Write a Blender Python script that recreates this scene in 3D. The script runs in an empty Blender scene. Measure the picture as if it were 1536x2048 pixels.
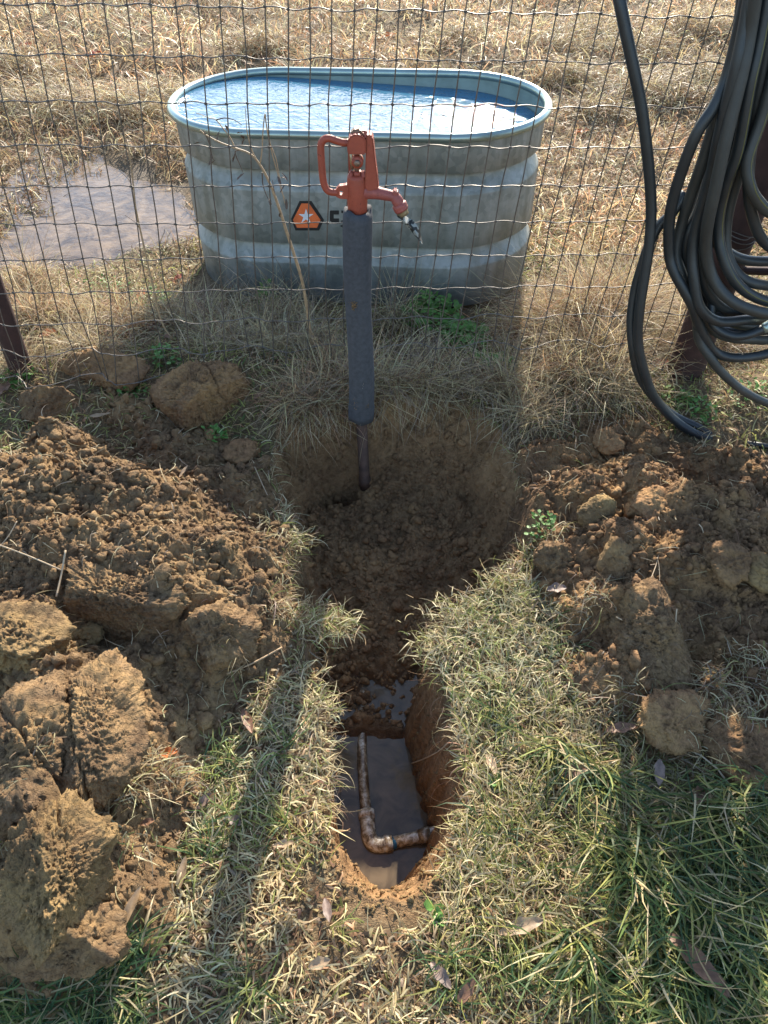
import bpy, bmesh, math, numpy as np
from mathutils import Vector, Matrix
rng = np.random.default_rng(7)
SC = bpy.context.scene
COL = SC.collection
rad = math.radians

# ------------------------------------------------------------------ camera, sky, sun
CAM_H, PITCH, ROLL, FPX = 1.5, rad(45), rad(2.5), 1539.0
Fw = np.array([0, math.cos(PITCH), -math.sin(PITCH)])
U0 = np.array([0, math.sin(PITCH), math.cos(PITCH)])
Rt = np.array([math.cos(ROLL), 0, 0]) + math.sin(ROLL) * U0
Up = np.array([-math.sin(ROLL), 0, 0]) + math.cos(ROLL) * U0
C0 = np.array([0, 0, CAM_H])
cam_d = bpy.data.cameras.new('camera'); cam = bpy.data.objects.new('camera', cam_d); COL.objects.link(cam)
cam_d.sensor_fit = 'VERTICAL'; cam_d.sensor_height = 36.0; cam_d.lens = 36.0 * FPX / 2048
cam_d.clip_start = 0.02; cam_d.clip_end = 2000
cam.matrix_world = Matrix(((Rt[0], Up[0], -Fw[0], 0), (Rt[1], Up[1], -Fw[1], 0), (Rt[2], Up[2], -Fw[2], CAM_H), (0, 0, 0, 1)))
SC.camera = cam
SUN_EL, SUN_AZ = rad(27), rad(6.5)          # azimuth measured from +Y towards +X
world = bpy.data.worlds.new('World'); SC.world = world; world.use_nodes = True
wn = world.node_tree; bg = wn.nodes['Background']
sky = wn.nodes.new('ShaderNodeTexSky'); sky.sky_type = 'NISHITA'; sky.sun_disc = False
sky.sun_elevation = SUN_EL; sky.sun_rotation = SUN_AZ; sky.air_density = 1.0; sky.dust_density = 0.6; sky.ozone_density = 1.5
wn.links.new(sky.outputs[0], bg.inputs[0]); bg.inputs[1].default_value = 0.15
sun_d = bpy.data.lights.new('sun', 'SUN'); sun_d.energy = 4.9; sun_d.angle = rad(0.53); sun_d.color = (1.0, 0.91, 0.77)
sun = bpy.data.objects.new('sun', sun_d); COL.objects.link(sun)
sv = Vector((math.sin(SUN_AZ) * math.cos(SUN_EL), math.cos(SUN_AZ) * math.cos(SUN_EL), math.sin(SUN_EL)))
sun.rotation_euler = sv.to_track_quat('Z', 'Y').to_euler(); sun.location = (1, 6, 5)
SC.view_settings.view_transform = 'Standard'; SC.view_settings.look = 'None'
SC.view_settings.exposure = 1.45; SC.view_settings.gamma = 1.0; SC.view_settings.use_curve_mapping = False
SC.render.engine = 'CYCLES'

# ------------------------------------------------------------------ geometry of the view (real positions measured from the photo)
def ray(x, y): return Fw + Rt * (x - 768) / FPX + Up * (1024 - y) / FPX
def PY(x, y, Y): v = ray(x, y); return C0 + v * (Y / v[1])
def PZ(x, y, z=0.0): v = ray(x, y); return C0 + v * ((z - CAM_H) / v[2])
def tiltfix(pts, z=0.0): return np.array([PZ(a, b, z)[:2] for a, b in pts])

# ------------------------------------------------------------------ noise (vectorised)
def _h(i, j, k, s):
    n = (i.astype(np.int64) * 374761393 + j.astype(np.int64) * 668265263 + k.astype(np.int64) * 2147483647 + s * 974634777)
    n = (n ^ (n >> 13)) * 1274126177 & 0x7fffffffffff
    n = (n ^ (n >> 16)) & 0xffffff
    return n / float(0xffffff)
def vnoise(x, y, z=None, s=0):
    if z is None: z = np.zeros_like(x)
    xi, yi, zi = np.floor(x), np.floor(y), np.floor(z)
    fx, fy, fz = x - xi, y - yi, z - zi
    fx = fx * fx * (3 - 2 * fx); fy = fy * fy * (3 - 2 * fy); fz = fz * fz * (3 - 2 * fz)
    o = 0
    for a in (0, 1):
        for b in (0, 1):
            for c in (0, 1):
                o = o + _h(xi + a, yi + b, zi + c, s) * (fx if a else 1 - fx) * (fy if b else 1 - fy) * (fz if c else 1 - fz)
    return o * 2 - 1
def fbm(x, y, z=None, s=0, oct=4, rough=.5):
    o = 0; a = 1; f = 1; t = 0
    for i in range(oct):
        o = o + a * vnoise(x * f + i * 17.3, y * f - i * 9.1, None if z is None else z * f + i * 5.7, s + i); t += a; a *= rough; f *= 2.03
    return o / t
def worley(x, y, s=0):
    xi, yi = np.floor(x), np.floor(y); d1 = np.full(x.shape, 9.); idv = np.zeros(x.shape)
    z0 = np.zeros_like(x)
    for a in (-1, 0, 1):
        for b in (-1, 0, 1):
            cx = xi + a; cy = yi + b
            px = cx + _h(cx, cy, z0, s); py = cy + _h(cx, cy, z0, s + 1)
            d = np.hypot(x - px, y - py); m = d < d1
            d1 = np.where(m, d, d1); idv = np.where(m, _h(cx, cy, z0, s + 2), idv)
    return d1, idv
def sstep(a, b, x):
    t = np.clip((x - a) / (b - a), 0, 1); return t * t * (3 - 2 * t)
def sdist(P, x, y):
    """signed distance to polygon, positive inside"""
    d = np.full(x.shape, 1e9); ins = np.zeros(x.shape, bool); n = len(P)
    for i in range(n):
        ax, ay = P[i]; bx, by = P[(i + 1) % n]
        ex, ey = bx - ax, by - ay
        t = np.clip(((x - ax) * ex + (y - ay) * ey) / (ex * ex + ey * ey), 0, 1)
        d = np.minimum(d, np.hypot(x - ax - t * ex, y - ay - t * ey))
        c = ((ay > y) != (by > y)) & (x < (bx - ax) * (y - ay) / (by - ay + 1e-12) + ax)
        ins ^= c
    return np.where(ins, d, -d)

# ------------------------------------------------------------------ terrain functions
HOLE = tiltfix([(560,880),(640,852),(700,838),(800,818),(900,818),(985,862),(1032,930),(1050,1010),(1052,1080),(1020,1145),(960,1185),(900,1225),
    (872,1290),(885,1340),(900,1420),(918,1500),(928,1580),(918,1650),(895,1720),(850,1775),(800,1800),(735,1795),(690,1755),(664,1700),(650,1620),
    (652,1540),(652,1460),(640,1380),(622,1310),(600,1245),(572,1200),(562,1140),(590,1080),(562,1000),(540,940)])
PUDDLE = tiltfix([(-60,500),(30,440),(120,395),(135,345),(200,300),(300,330),(375,365),(400,450),(330,482),(230,505),(120,520),(-60,540)])
WZ = -0.33
def hole_floor(x, y):
    z = np.interp(y, [0.4, 0.9, 0.965, 1.02, 1.06, 1.17, 1.22, 1.35, 1.6, 1.78, 1.9], [-.39, -.385, -.355, -.318, -.335, -.338, -.305, -.265, -.215, -.19, -.08])
    side = sstep(.30, .52, np.abs(x - .0)) * sstep(1.15, 1.35, y)
    c = PZ(675, 985, -.2)
    return z + side * .06 - .15 * np.exp(-((x - c[0]) / .055) ** 2 - ((y - c[1]) / .035) ** 2)
def ground(x, y):
    x = np.asarray(x, float); y = np.asarray(y, float)
    z = .010 * fbm(x * 3, y * 3, s=3, oct=3) + .006 * fbm(x * 14, y * 14, s=9, oct=3)
    z = z + .085 * np.exp(-((y - 2.03) / .22) ** 2) * (1 + .5 * vnoise(x * 4, y * 4, s=4))
    far = sstep(3.2, 4.4, y)
    z = z + far * .10 * fbm(x * 1.7, y * 1.7, s=5, oct=3) + sstep(2.4, 3, y) * .03 * np.clip(x, -2, 2) * .8
    z = z + np.where(y > 20, .3 * fbm(x * .03, y * .03, s=6, oct=3), 0)
    sp = sdist(PUDDLE, x, y) + .15 * fbm(x * 5, y * 5, s=8, oct=4)
    z = np.where(sp > -.15, z - .040 * sstep(-.08, .12, sp), z)
    sd = sdist(HOLE, x, y) + .022 * fbm(x * 9, y * 9, s=11, oct=4) + .012 * fbm(x * 45, y * 45, s=12, oct=3)
    w = np.interp(x, [-.2, .0, .06, .2], [.022, .022, .055, .075]) * sstep(1.3, 1.1, y) + .06 * sstep(1.1, 1.3, y)
    w = w + .17 * sstep(.70, .52, y) + .05 * sstep(1.5, 1.85, y)
    k = np.clip(sd / w, 0, 1); k = k ** .85
    fl = hole_floor(x, y)
    d1, i1 = worley(x * 22, y * 22, 21); d2, i2 = worley(x * 55, y * 55, 25)
    lump = (.5 - d1) * .030 * (.3 + i1) + (.5 - d2) * .008 + .035 * fbm(x * 8, y * 8, s=31, oct=5, rough=.6) + .010 * fbm(x * 60, y * 60, s=33, oct=2)
    lump = lump * (.25 + .75 * sstep(.98, 1.08, y))
    hz = fl + lump
    z = np.where(sd > 0, z * (1 - k) + hz * k + (k * (1 - k)) * (.30 * fbm(x * 14, y * 14, s=41, oct=5, rough=.65) + .05 * fbm(x * 70, y * 70, s=42, oct=2)), z)
    return z
# heaps: (px, py, height, radius)
LUMPS_L = [(95,838,.19,.10),(60,950,.19,.17),(190,930,.21,.15),(300,985,.16,.14),(180,1060,.20,.17),(60,1060,.2,.16),(330,1090,.17,.14),(430,1080,.13,.12),(520,1090,.08,.09),
    (560,1060,.05,.06),(330,1170,.16,.11),(430,1190,.13,.11),(510,1185,.08,.08),(90,1190,.12,.12),(400,1290,.09,.10),(470,1260,.09,.09),(310,1360,.06,.11),
    (420,880,.05,.13),(500,930,.045,.07),(260,800,.07,.10),(200,770,.08,.08),(330,830,.06,.1),(90,1330,.15,.12),(60,1480,.17,.14),(190,1390,.15,.12),(200,1520,.12,.11),(40,1620,.12,.11),(250,1330,.11,.09),(20,1240,.14,.12),(270,1450,.09,.08),
    (60,1540,.18,.13),(150,1480,.17,.13),(90,1640,.15,.13),(190,1580,.11,.09),(100,1380,.16,.12),(200,1650,.07,.07),(110,1760,.16,.11),(60,1800,.15,.11),(180,1820,.12,.08),(130,1870,.10,.07),(0,1850,.07,.08),(330,880,.06,.10),(470,960,.06,.09),(400,940,.07,.11),(530,1000,.05,.07),(380,830,.045,.12),(560,1120,.06,.07),(590,1170,.04,.05),(520,1240,.06,.07),(300,760,.04,.12),(330,1420,.045,.09),(400,1380,.04,.07),(250,1440,.06,.09),(-120,1000,.2,.25),(-150,1300,.16,.22),(-120,1600,.1,.18)]
LUMPS_R = [(1045,900,.06,.07),(1060,830,.05,.08),(1075,1030,.05,.05),(1010,860,.04,.06),(1130,830,.06,.10),(1280,860,.07,.12),(1500,930,.09,.14),(1200,1330,.05,.08),(1380,1440,.05,.10),(1110,880,.07,.08),(1200,850,.08,.10),(1090,980,.07,.07),(1180,960,.12,.11),(1290,930,.13,.12),(1370,990,.15,.14),(1460,1000,.14,.14),(1250,1060,.14,.12),
    (1380,1100,.13,.14),(1500,1120,.12,.14),(1125,1140,.06,.06),(1210,1180,.09,.09),(1310,1210,.10,.11),(1440,1210,.08,.13),(1290,1330,.07,.09),(1430,1350,.06,.12),
    (1510,1450,.06,.11),(1130,1060,.07,.07),(1400,900,.08,.12),(1650,1050,.14,.24),(1620,1300,.1,.2)]
def mk_heap(L, seed):
    c = [(PZ(a, b, h)[:2], h, r) for a, b, h, r in L]
    def hf(x, y):
        s = np.zeros_like(x)
        for (cx, cy), h, r in c:
            s += (h * np.exp(-.85 * ((x - cx) ** 2 + (y - cy) ** 2) / r ** 2)) ** 3
        s = s ** (1 / 3.); z = s - .020 - .3 * sstep(.018, .0, s)
        d0, i0 = worley(x * 7 + .3 * fbm(x * 9, y * 9, s=seed), y * 7, seed + 1)
        d1, i1 = worley(x * 17, y * 17, seed + 2); d2, i2 = worley(x * 42 + .4 * vnoise(x * 60, y * 60), y * 42, seed + 5); d3, i3 = worley(x * 95, y * 95, seed + 8)
        a = sstep(-.03, .06, z)
        rd = 1 - 2 * np.abs(fbm(x * 30, y * 30, s=seed + 14, oct=4, rough=.65))
        z = z + a * ((.5 - d0) * .05 * i0 + (.5 - d1) * .030 * (.2 + i1) + (.5 - d2) * .010 * i2 + (.5 - d3) * .006 + .035 * fbm(x * 6, y * 6, s=seed + 9, oct=3) + .012 * rd + .009 * fbm(x * 70, y * 70, s=seed + 12, oct=3, rough=.7))
        sd = sdist(HOLE, x, y)
        z = np.where(sd > -.02, z - .35 * sstep(-.02, .10, sd), z)
        return z
    return hf
heapL, heapR = mk_heap(LUMPS_L, 100), mk_heap(LUMPS_R, 200)
def heap(x, y):
    x = np.asarray(x, float); y = np.asarray(y, float)
    return np.maximum(np.where(x < .12, heapL(x, y), -9), np.where(x > .1, heapR(x, y), -9))
def top(x, y): return np.maximum(ground(x, y), heap(x, y))
def hit(px, py):
    v = ray(px, py); t = np.linspace(.8, 9, 1600) if py < 900 else np.linspace(.9, 3.2, 900)
    P = C0[None] + v[None] * t[:, None]
    below = P[:, 2] < top(P[:, 0], P[:, 1]); i = int(np.argmax(below)); return P[i]

# ------------------------------------------------------------------ materials
def mat(name, build):
    m = bpy.data.materials.new(name); m.use_nodes = True; nt = m.node_tree; b = nt.nodes['Principled BSDF']
    build(nt, b, nt.nodes.new, nt.links.new); return m
def noise_node(nt, scale, detail=6, rough=.6, coord='pos', dist=0.0):
    n = nt.nodes.new('ShaderNodeTexNoise'); n.inputs['Scale'].default_value = scale; n.inputs['Detail'].default_value = detail
    n.inputs['Roughness'].default_value = rough; n.inputs['Distortion'].default_value = dist
    if coord == 'pos':
        g = nt.nodes.new('ShaderNodeNewGeometry'); nt.links.new(g.outputs['Position'], n.inputs['Vector'])
    else:
        g = nt.nodes.new('ShaderNodeTexCoord'); nt.links.new(g.outputs['Object'], n.inputs['Vector'])
    return n
def ramp(nt, src, stops):
    r = nt.nodes.new('ShaderNodeValToRGB'); e = r.color_ramp.elements
    while len(e) < len(stops): e.new(.5)
    for i, (p, c) in enumerate(stops): e[i].position = p; e[i].color = (*c, 1) if len(c) == 3 else c
    nt.links.new(src, r.inputs[0]); return r
def mixc(nt, f, a, b, mode='MIX'):
    m = nt.nodes.new('ShaderNodeMix'); m.data_type = 'RGBA'; m.blend_type = mode
    for s, v in ((m.inputs[0], f), (m.inputs[6], a), (m.inputs[7], b)):
        if hasattr(v, 'links') or hasattr(v, 'is_output'): nt.links.new(v, s)
        elif isinstance(v, (int, float)): s.default_value = v
        else: s.default_value = (*v, 1)
    return m.outputs[2]
def bump(nt, b, h, strength, dist):
    n = nt.nodes.new('ShaderNodeBump'); n.inputs['Strength'].default_value = strength; n.inputs['Distance'].default_value = dist
    nt.links.new(h, n.inputs['Height']); nt.links.new(n.outputs[0], b.inputs['Normal']); return n
def simple(name, col, rough=.6, metal=0.0, var=.25, scale=30, bstr=.0, bdist=.001, spec=.5, coord='pos'):
    def f(nt, b, N, L):
        n = noise_node(nt, scale, coord=coord); c = np.array(col)
        r = ramp(nt, n.outputs[0], [(.25, tuple(c * (1 - var))), (.75, tuple(np.minimum(c * (1 + var), 1)))])
        L(r.outputs[0], b.inputs['Base Color']); b.inputs['Roughness'].default_value = rough; b.inputs['Metallic'].default_value = metal
        b.inputs['Specular IOR Level'].default_value = spec
        if bstr: bump(nt, b, noise_node(nt, scale * 6, coord=coord).outputs[0], bstr, bdist)
    return mat(name, f)
def dirt_mat(name, dark, mid, light, ochre, ochre_amt, attr=False):
    def f(nt, b, N, L):
        n1 = noise_node(nt, 9, 5, .65, dist=.6); n2 = noise_node(nt, 60, 6, .7); n3 = noise_node(nt, 3.2, 3, .5)
        c1 = ramp(nt, n2.outputs[0], [(.28, dark), (.5, mid), (.74, light)]).outputs[0]
        m1 = ramp(nt, n1.outputs[0], [(.5 - ochre_amt * .3, (0, 0, 0)), (.72 - ochre_amt * .3, (1, 1, 1))]).outputs[0]
        c2 = mixc(nt, m1, c1, ochre)
        m3 = ramp(nt, n3.outputs[0], [(.35, (.8, .78, .76)), (.65, (1.12, 1.1, 1.06))]).outputs[0]
        c3 = mixc(nt, 1.0, c2, m3, 'MULTIPLY')
        if attr:
            a = N('ShaderNodeAttribute'); a.attribute_name = 'Mask'; s = N('ShaderNodeSeparateColor'); L(a.outputs[0], s.inputs[0])
            th = ramp(nt, noise_node(nt, 120, 4, .7).outputs[0], [(.3, (.07, .045, .025)), (.55, (.17, .12, .065)), (.75, (.33, .26, .15))]).outputs[0]
            c3 = mixc(nt, s.outputs[0], c3, th)
            c3 = mixc(nt, s.outputs[1], c3, mixc(nt, 1.0, c3, (.42, .36, .33), 'MULTIPLY'))     # wet soil
            og = ramp(nt, n2.outputs[0], [(.3, (.20, .105, .045)), (.7, (.44, .26, .12))]).outputs[0]
            c3 = mixc(nt, s.outputs[2], c3, og)
            mr = N('ShaderNodeMapRange'); mr.inputs[3].default_value = .95; mr.inputs[4].default_value = .38; L(s.outputs[1], mr.inputs[0]); L(mr.outputs[0], b.inputs['Roughness'])
        else: b.inputs['Roughness'].default_value = .95
        b.inputs['Specular IOR Level'].default_value = .25
        L(c3, b.inputs['Base Color'])
        v = N('ShaderNodeTexVoronoi'); v.inputs['Scale'].default_value = 90; g = N('ShaderNodeNewGeometry'); L(g.outputs['Position'], v.inputs['Vector'])
        ad = N('ShaderNodeMath'); ad.operation = 'SUBTRACT'; L(noise_node(nt, 170, 5, .75).outputs[0], ad.inputs[0]); 
        sc = N('ShaderNodeMath'); sc.operation = 'MULTIPLY'; sc.inputs[1].default_value = .5; L(v.outputs[0], sc.inputs[0]); L(sc.outputs[0], ad.inputs[1])
        vc = N('ShaderNodeTexVoronoi'); vc.feature = 'DISTANCE_TO_EDGE'; vc.inputs['Scale'].default_value = 62
        wob = mixc(nt, .035, g.outputs['Position'], noise_node(nt, 35, 3).outputs['Color'], 'ADD'); L(wob, vc.inputs['Vector'])
        cr = N('ShaderNodeMapRange'); cr.inputs[1].default_value = 0; cr.inputs[2].default_value = .09; L(vc.outputs[0], cr.inputs[0])
        b1 = bump(nt, b, ad.outputs[0], .9, .006); b2 = N('ShaderNodeBump'); b2.inputs['Strength'].default_value = .55; b2.inputs['Distance'].default_value = .004
        cm = N('ShaderNodeMath'); cm.operation = 'MULTIPLY'; L(cr.outputs[0], cm.inputs[0]); L(m1, cm.inputs[1]); mx = N('ShaderNodeMath'); mx.operation = 'MAXIMUM'; mx.inputs[1].default_value = .0
        L(cr.outputs[0], mx.inputs[0]); L(mx.outputs[0], b2.inputs['Height']); L(b1.outputs[0], b2.inputs['Normal']); L(b2.outputs[0], b.inputs['Normal'])
    return mat(name, f)
M = {}
M['ground'] = dirt_mat('ground_soil', (.125,.070,.033), (.26,.152,.072), (.37,.235,.12), (.40,.24,.115), .0, True)
M['dirt'] = dirt_mat('spoil_dirt', (.085,.048,.025), (.185,.115,.060), (.29,.195,.110), (.31,.20,.095), .2)
M['ochre'] = dirt_mat('ochre_clay', (.095,.056,.028), (.195,.124,.060), (.29,.198,.10), (.33,.22,.095), .3)
M['topsoil'] = dirt_mat('brown_topsoil', (.095,.053,.027), (.20,.116,.058), (.30,.185,.098), (.33,.20,.09), .15)
M['redclay'] = dirt_mat('red_clay', (.125,.068,.033), (.255,.145,.07), (.36,.215,.11), (.38,.225,.10), .15)
def _grass(nt, b, N, L):
    a = N('ShaderNodeAttribute'); a.attribute_name = 'Col'; L(a.outputs[0], b.inputs['Base Color'])
    b.inputs['Roughness'].default_value = .5; b.inputs['Specular IOR Level'].default_value = .3
    t = N('ShaderNodeBsdfTranslucent'); L(a.outputs[0], t.inputs[0]); m = N('ShaderNodeMixShader'); m.inputs[0].default_value = .45
    o = nt.nodes['Material Output']; L(b.outputs[0], m.inputs[1]); L(t.outputs[0], m.inputs[2]); L(m.outputs[0], o.inputs[0])
M['blade'] = mat('grass_blade', _grass)
def _galv(nt, b, N, L):
    v = N('ShaderNodeTexVoronoi'); v.inputs['Scale'].default_value = 55; c = N('ShaderNodeTexCoord'); L(c.outputs['Object'], v.inputs['Vector'])
    r = ramp(nt, v.outputs['Color'], [(.2, (.215,.23,.215)), (.8, (.29,.30,.28))])
    n = noise_node(nt, 3.5, 8, .7, 'obj', 1.2); st = ramp(nt, n.outputs[0], [(.52, (0,0,0)), (.68, (1,1,1))])
    cc = mixc(nt, st.outputs[0], r.outputs[0], (.35,.355,.335))
    mp = N('ShaderNodeMapping'); mp.inputs['Scale'].default_value = (22, 22, 2.2); L(c.outputs['Object'], mp.inputs[0]); ns = N('ShaderNodeTexNoise'); ns.inputs['Scale'].default_value = 1; ns.inputs['Detail'].default_value = 6; L(mp.outputs[0], ns.inputs[0])
    sk = ramp(nt, ns.outputs[0], [(.35, (.72, .70, .64)), (.6, (1.05, 1.05, 1.05))]); cc = mixc(nt, .8, cc, sk.outputs[0], 'MULTIPLY')
    sp = N('ShaderNodeSeparateXYZ'); L(c.outputs['Object'], sp.inputs[0])
    g = N('ShaderNodeMapRange'); g.inputs[1].default_value = .15; g.inputs[2].default_value = .0; L(sp.outputs[2], g.inputs[0])
    gm = N('ShaderNodeMath'); gm.operation = 'MULTIPLY'; L(g.outputs[0], gm.inputs[0]); L(noise_node(nt, 14, 6, .7, 'obj').outputs[0], gm.inputs[1])
    cc = mixc(nt, gm.outputs[0], cc, (.12,.13,.12))
    L(cc, b.inputs['Base Color']); b.inputs['Metallic'].default_value = .45
    rr = ramp(nt, n.outputs[0], [(.3, (.5,)*3), (.7, (.68,)*3)]); L(rr.outputs[0], b.inputs['Roughness'])
    bump(nt, b, noise_node(nt, 5, 4, .5, 'obj').outputs[0], .25, .02)
M['galv'] = mat('galvanised_steel', _galv)
M['galv_in'] = simple('algae_stained_zinc', (.20,.26,.24), .55, .3, .25, 12, coord='obj')
M['rim'] = simple('zinc_rim', (.29,.36,.33), .33, .7, .12, 20, coord='obj')
M['wire'] = simple('fence_wire_zinc', (.13,.115,.10), .45, .6, .4, 60)
M['rust'] = simple('rusty_brown_pipe', (.042,.018,.014), .8, .1, .4, 25, .4, .002)
def _paint(c):
    def f(nt, b, N, L):
        c_ = np.array(c); n = noise_node(nt, 30, 6, .7); r = ramp(nt, n.outputs[0], [(.25, tuple(c_ * .7)), (.6, tuple(c_)), (.8, tuple(c_ * 1.25))])
        n2 = noise_node(nt, 95, 7, .8, dist=.6); k = ramp(nt, n2.outputs[0], [(.60, (0, 0, 0)), (.66, (1, 1, 1))]); L(mixc(nt, k.outputs[0], r.outputs[0], (.055, .028, .018)), b.inputs['Base Color'])
        rr = ramp(nt, n2.outputs[0], [(.4, (.45,) * 3), (.7, (.8,) * 3)]); L(rr.outputs[0], b.inputs['Roughness']); bump(nt, b, n2.outputs[0], .6, -.0014)
    return f
M['redpaint'] = mat('weathered_red_paint', _paint((.31,.058,.028)))
M['redfade'] = mat('faded_red_paint', _paint((.30,.072,.055)))
M['foam'] = simple('grey_foam', (.052,.054,.060), .9, .0, .3, 90, .6, .0015)
M['foamcut'] = simple('torn_foam_edge', (.28,.31,.32), .9, .0, .3, 90, .6, .002)
M['pipe'] = simple('rusted_galvanised_pipe', (.085,.045,.028), .7, .3, .5, 40, .6, .002)
M['brass'] = simple('dull_brass', (.35,.30,.20), .4, .8, .3, 60)
M['bolt'] = simple('old_bolt_steel', (.22,.15,.11), .5, .7, .4, 80)
M['rubber'] = simple('black_hose_rubber', (.017,.020,.021), .45, .0, .35, 22, .3, .0006, .5)
M['rubber2'] = simple('worn_hose_rubber', (.030,.031,.028), .5, .0, .35, 18, .3, .0006, .5)
M['yellow'] = simple('yellow_stripe', (.11,.10,.025), .5, .0, .4, 30)
M['black'] = simple('black_print', (.012,.012,.013), .45, .0, .2, 30)
M['orange'] = simple('faded_orange_print', (.62,.13,.035), .5, .0, .35, 16)
M['white'] = simple('white_print', (.62,.64,.66), .45, .0, .1, 30)
M['ghost'] = simple('worn_print_residue', (.30,.31,.31), .6, .3, .2, 30)
def _pvc(nt, b, N, L):
    n = noise_node(nt, 55, 7, .75, dist=.5); r = ramp(nt, n.outputs[0], [(.40, (.09,.05,.024)), (.50, (.38,.29,.19)), (.60, (.68,.63,.54))]); L(r.outputs[0], b.inputs['Base Color'])
    b.inputs['Roughness'].default_value = .3; bump(nt, b, n.outputs[0], .5, -.002)
M['pvc'] = mat('muddy_white_pvc', _pvc)
def _pvc2(nt, b, N, L):
    n = noise_node(nt, 50, 7, .75, dist=.5); r = ramp(nt, n.outputs[0], [(.42, (.08,.045,.022)), (.52, (.24,.17,.10)), (.62, (.52,.46,.37))]); L(r.outputs[0], b.inputs['Base Color'])
    b.inputs['Roughness'].default_value = .3; bump(nt, b, n.outputs[0], .5, -.002)
M['pvc2'] = mat('mud_coated_pvc', _pvc2)
M['primer'] = simple('blue_primer_band', (.02,.12,.2), .4)
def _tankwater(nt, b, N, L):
    b.inputs['Base Color'].default_value = (.045,.135,.21,1); b.inputs['Roughness'].default_value = .02; b.inputs['IOR'].default_value = 1.333  # blue of the reflected sky is put into the base colour
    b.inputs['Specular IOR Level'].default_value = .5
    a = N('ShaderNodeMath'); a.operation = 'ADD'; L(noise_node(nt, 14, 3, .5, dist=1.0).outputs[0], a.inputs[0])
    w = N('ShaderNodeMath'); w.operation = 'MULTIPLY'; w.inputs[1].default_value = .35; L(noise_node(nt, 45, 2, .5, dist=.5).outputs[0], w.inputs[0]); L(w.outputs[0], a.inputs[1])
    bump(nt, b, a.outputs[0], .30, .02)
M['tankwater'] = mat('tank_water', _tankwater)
def _mudwater(nt, b, N, L):
    n = noise_node(nt, 14, 4, .6, dist=.8); r = ramp(nt, n.outputs[0], [(.35, (.07,.054,.036)), (.65, (.15,.11,.07))]); L(r.outputs[0], b.inputs['Base Color'])
    b.inputs['Roughness'].default_value = .06; b.inputs['IOR'].default_value = 1.333; bump(nt, b, noise_node(nt, 30, 2).outputs[0], .08, .004)
M['mudwater'] = mat('muddy_water', _mudwater)
def _puddle(nt, b, N, L):
    n = noise_node(nt, 7, 7, .75, dist=1.2); r = ramp(nt, n.outputs[0], [(.38, (.06,.040,.024)), (.62, (.22,.15,.085))]); L(r.outputs[0], b.inputs['Base Color'])
    b.inputs['Roughness'].default_value = .07; b.inputs['IOR'].default_value = 1.333; bump(nt, b, noise_node(nt, 25, 5, .7).outputs[0], .22, .010)
M['puddle'] = mat('puddle_water', _puddle)
M['strawstem'] = simple('dry_stem', (.33,.22,.12), .6, .0, .35, 60, .4, .001)
M['darkstem'] = simple('withered_brown_stem', (.10,.065,.045), .7, .0, .4, 60)
M['root'] = simple('pale_root', (.42,.31,.19), .7, .0, .3, 60)
def leafmat(name, c):
    def f(nt, b, N, L):
        n = noise_node(nt, 70, 5, .7); c_ = np.array(c); r = ramp(nt, n.outputs[0], [(.3, tuple(c_ * .6)), (.7, tuple(np.minimum(c_ * 1.2, 1)))]); L(r.outputs[0], b.inputs['Base Color'])
        b.inputs['Roughness'].default_value = .55; t = N('ShaderNodeBsdfTranslucent'); L(r.outputs[0], t.inputs[0]); m = N('ShaderNodeMixShader'); m.inputs[0].default_value = .3
        L(b.outputs[0], m.inputs[1]); L(t.outputs[0], m.inputs[2]); L(m.outputs[0], nt.nodes['Material Output'].inputs[0])
    return mat(name, f)
M['leaf_red'] = leafmat('red_leaf', (.40,.07,.02)); M['leaf_orange'] = leafmat('orange_leaf', (.55,.16,.04)); M['leaf_brown'] = leafmat('brown_leaf', (.25,.13,.075))
M['leaf_tan'] = leafmat('tan_leaf', (.46,.32,.19)); M['leaf_grey'] = leafmat('grey_brown_leaf', (.26,.18,.14)); M['leaf_green'] = leafmat('green_weed_leaf', (.14,.29,.06))
M['leaf_dkred'] = leafmat('dark_red_leaf', (.18,.04,.02))
def _camo(nt, b, N, L):
    n = noise_node(nt, 60, 2, .4, 'obj', .5); r = ramp(nt, n.outputs[0], [(.49, (.012,.014,.013)), (.51, (.22,.23,.21))]); L(r.outputs[0], b.inputs['Base Color']); b.inputs['Roughness'].default_value = .6
M['camo'] = mat('patterned_tape', _camo)

# ------------------------------------------------------------------ object helpers
def tag(o, label=None, cat=None, group=None, kind=None):
    for k, v in (('label', label), ('category', cat), ('group', group), ('kind', kind)):
        if v: o[k] = v
    return o
def link(name, me, m, parent=None, smooth=False):
    o = bpy.data.objects.new(name, me); COL.objects.link(o)
    if m is not None: me.materials.append(m)
    if parent is not None:
        o.parent = parent; o.matrix_parent_inverse = parent.matrix_basis.inverted()
    if smooth and len(me.polygons): me.polygons.foreach_set('use_smooth', np.ones(len(me.polygons), bool))
    return o
def empty(name, loc, label, cat, group=None):
    o = bpy.data.objects.new(name, None); o.empty_display_size = .05; COL.objects.link(o); o.location = loc; return tag(o, label, cat, group)
def npmesh(name, V, faces_flat, starts):
    me = bpy.data.meshes.new(name); V = np.ascontiguousarray(V, np.float32)
    me.vertices.add(len(V)); me.vertices.foreach_set('co', V.ravel())
    me.loops.add(len(faces_flat)); me.loops.foreach_set('vertex_index', np.ascontiguousarray(faces_flat, np.int32))
    me.polygons.add(len(starts)); me.polygons.foreach_set('loop_start', np.ascontiguousarray(starts, np.int32))
    me.update(calc_edges=True); me.validate(); return me
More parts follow.
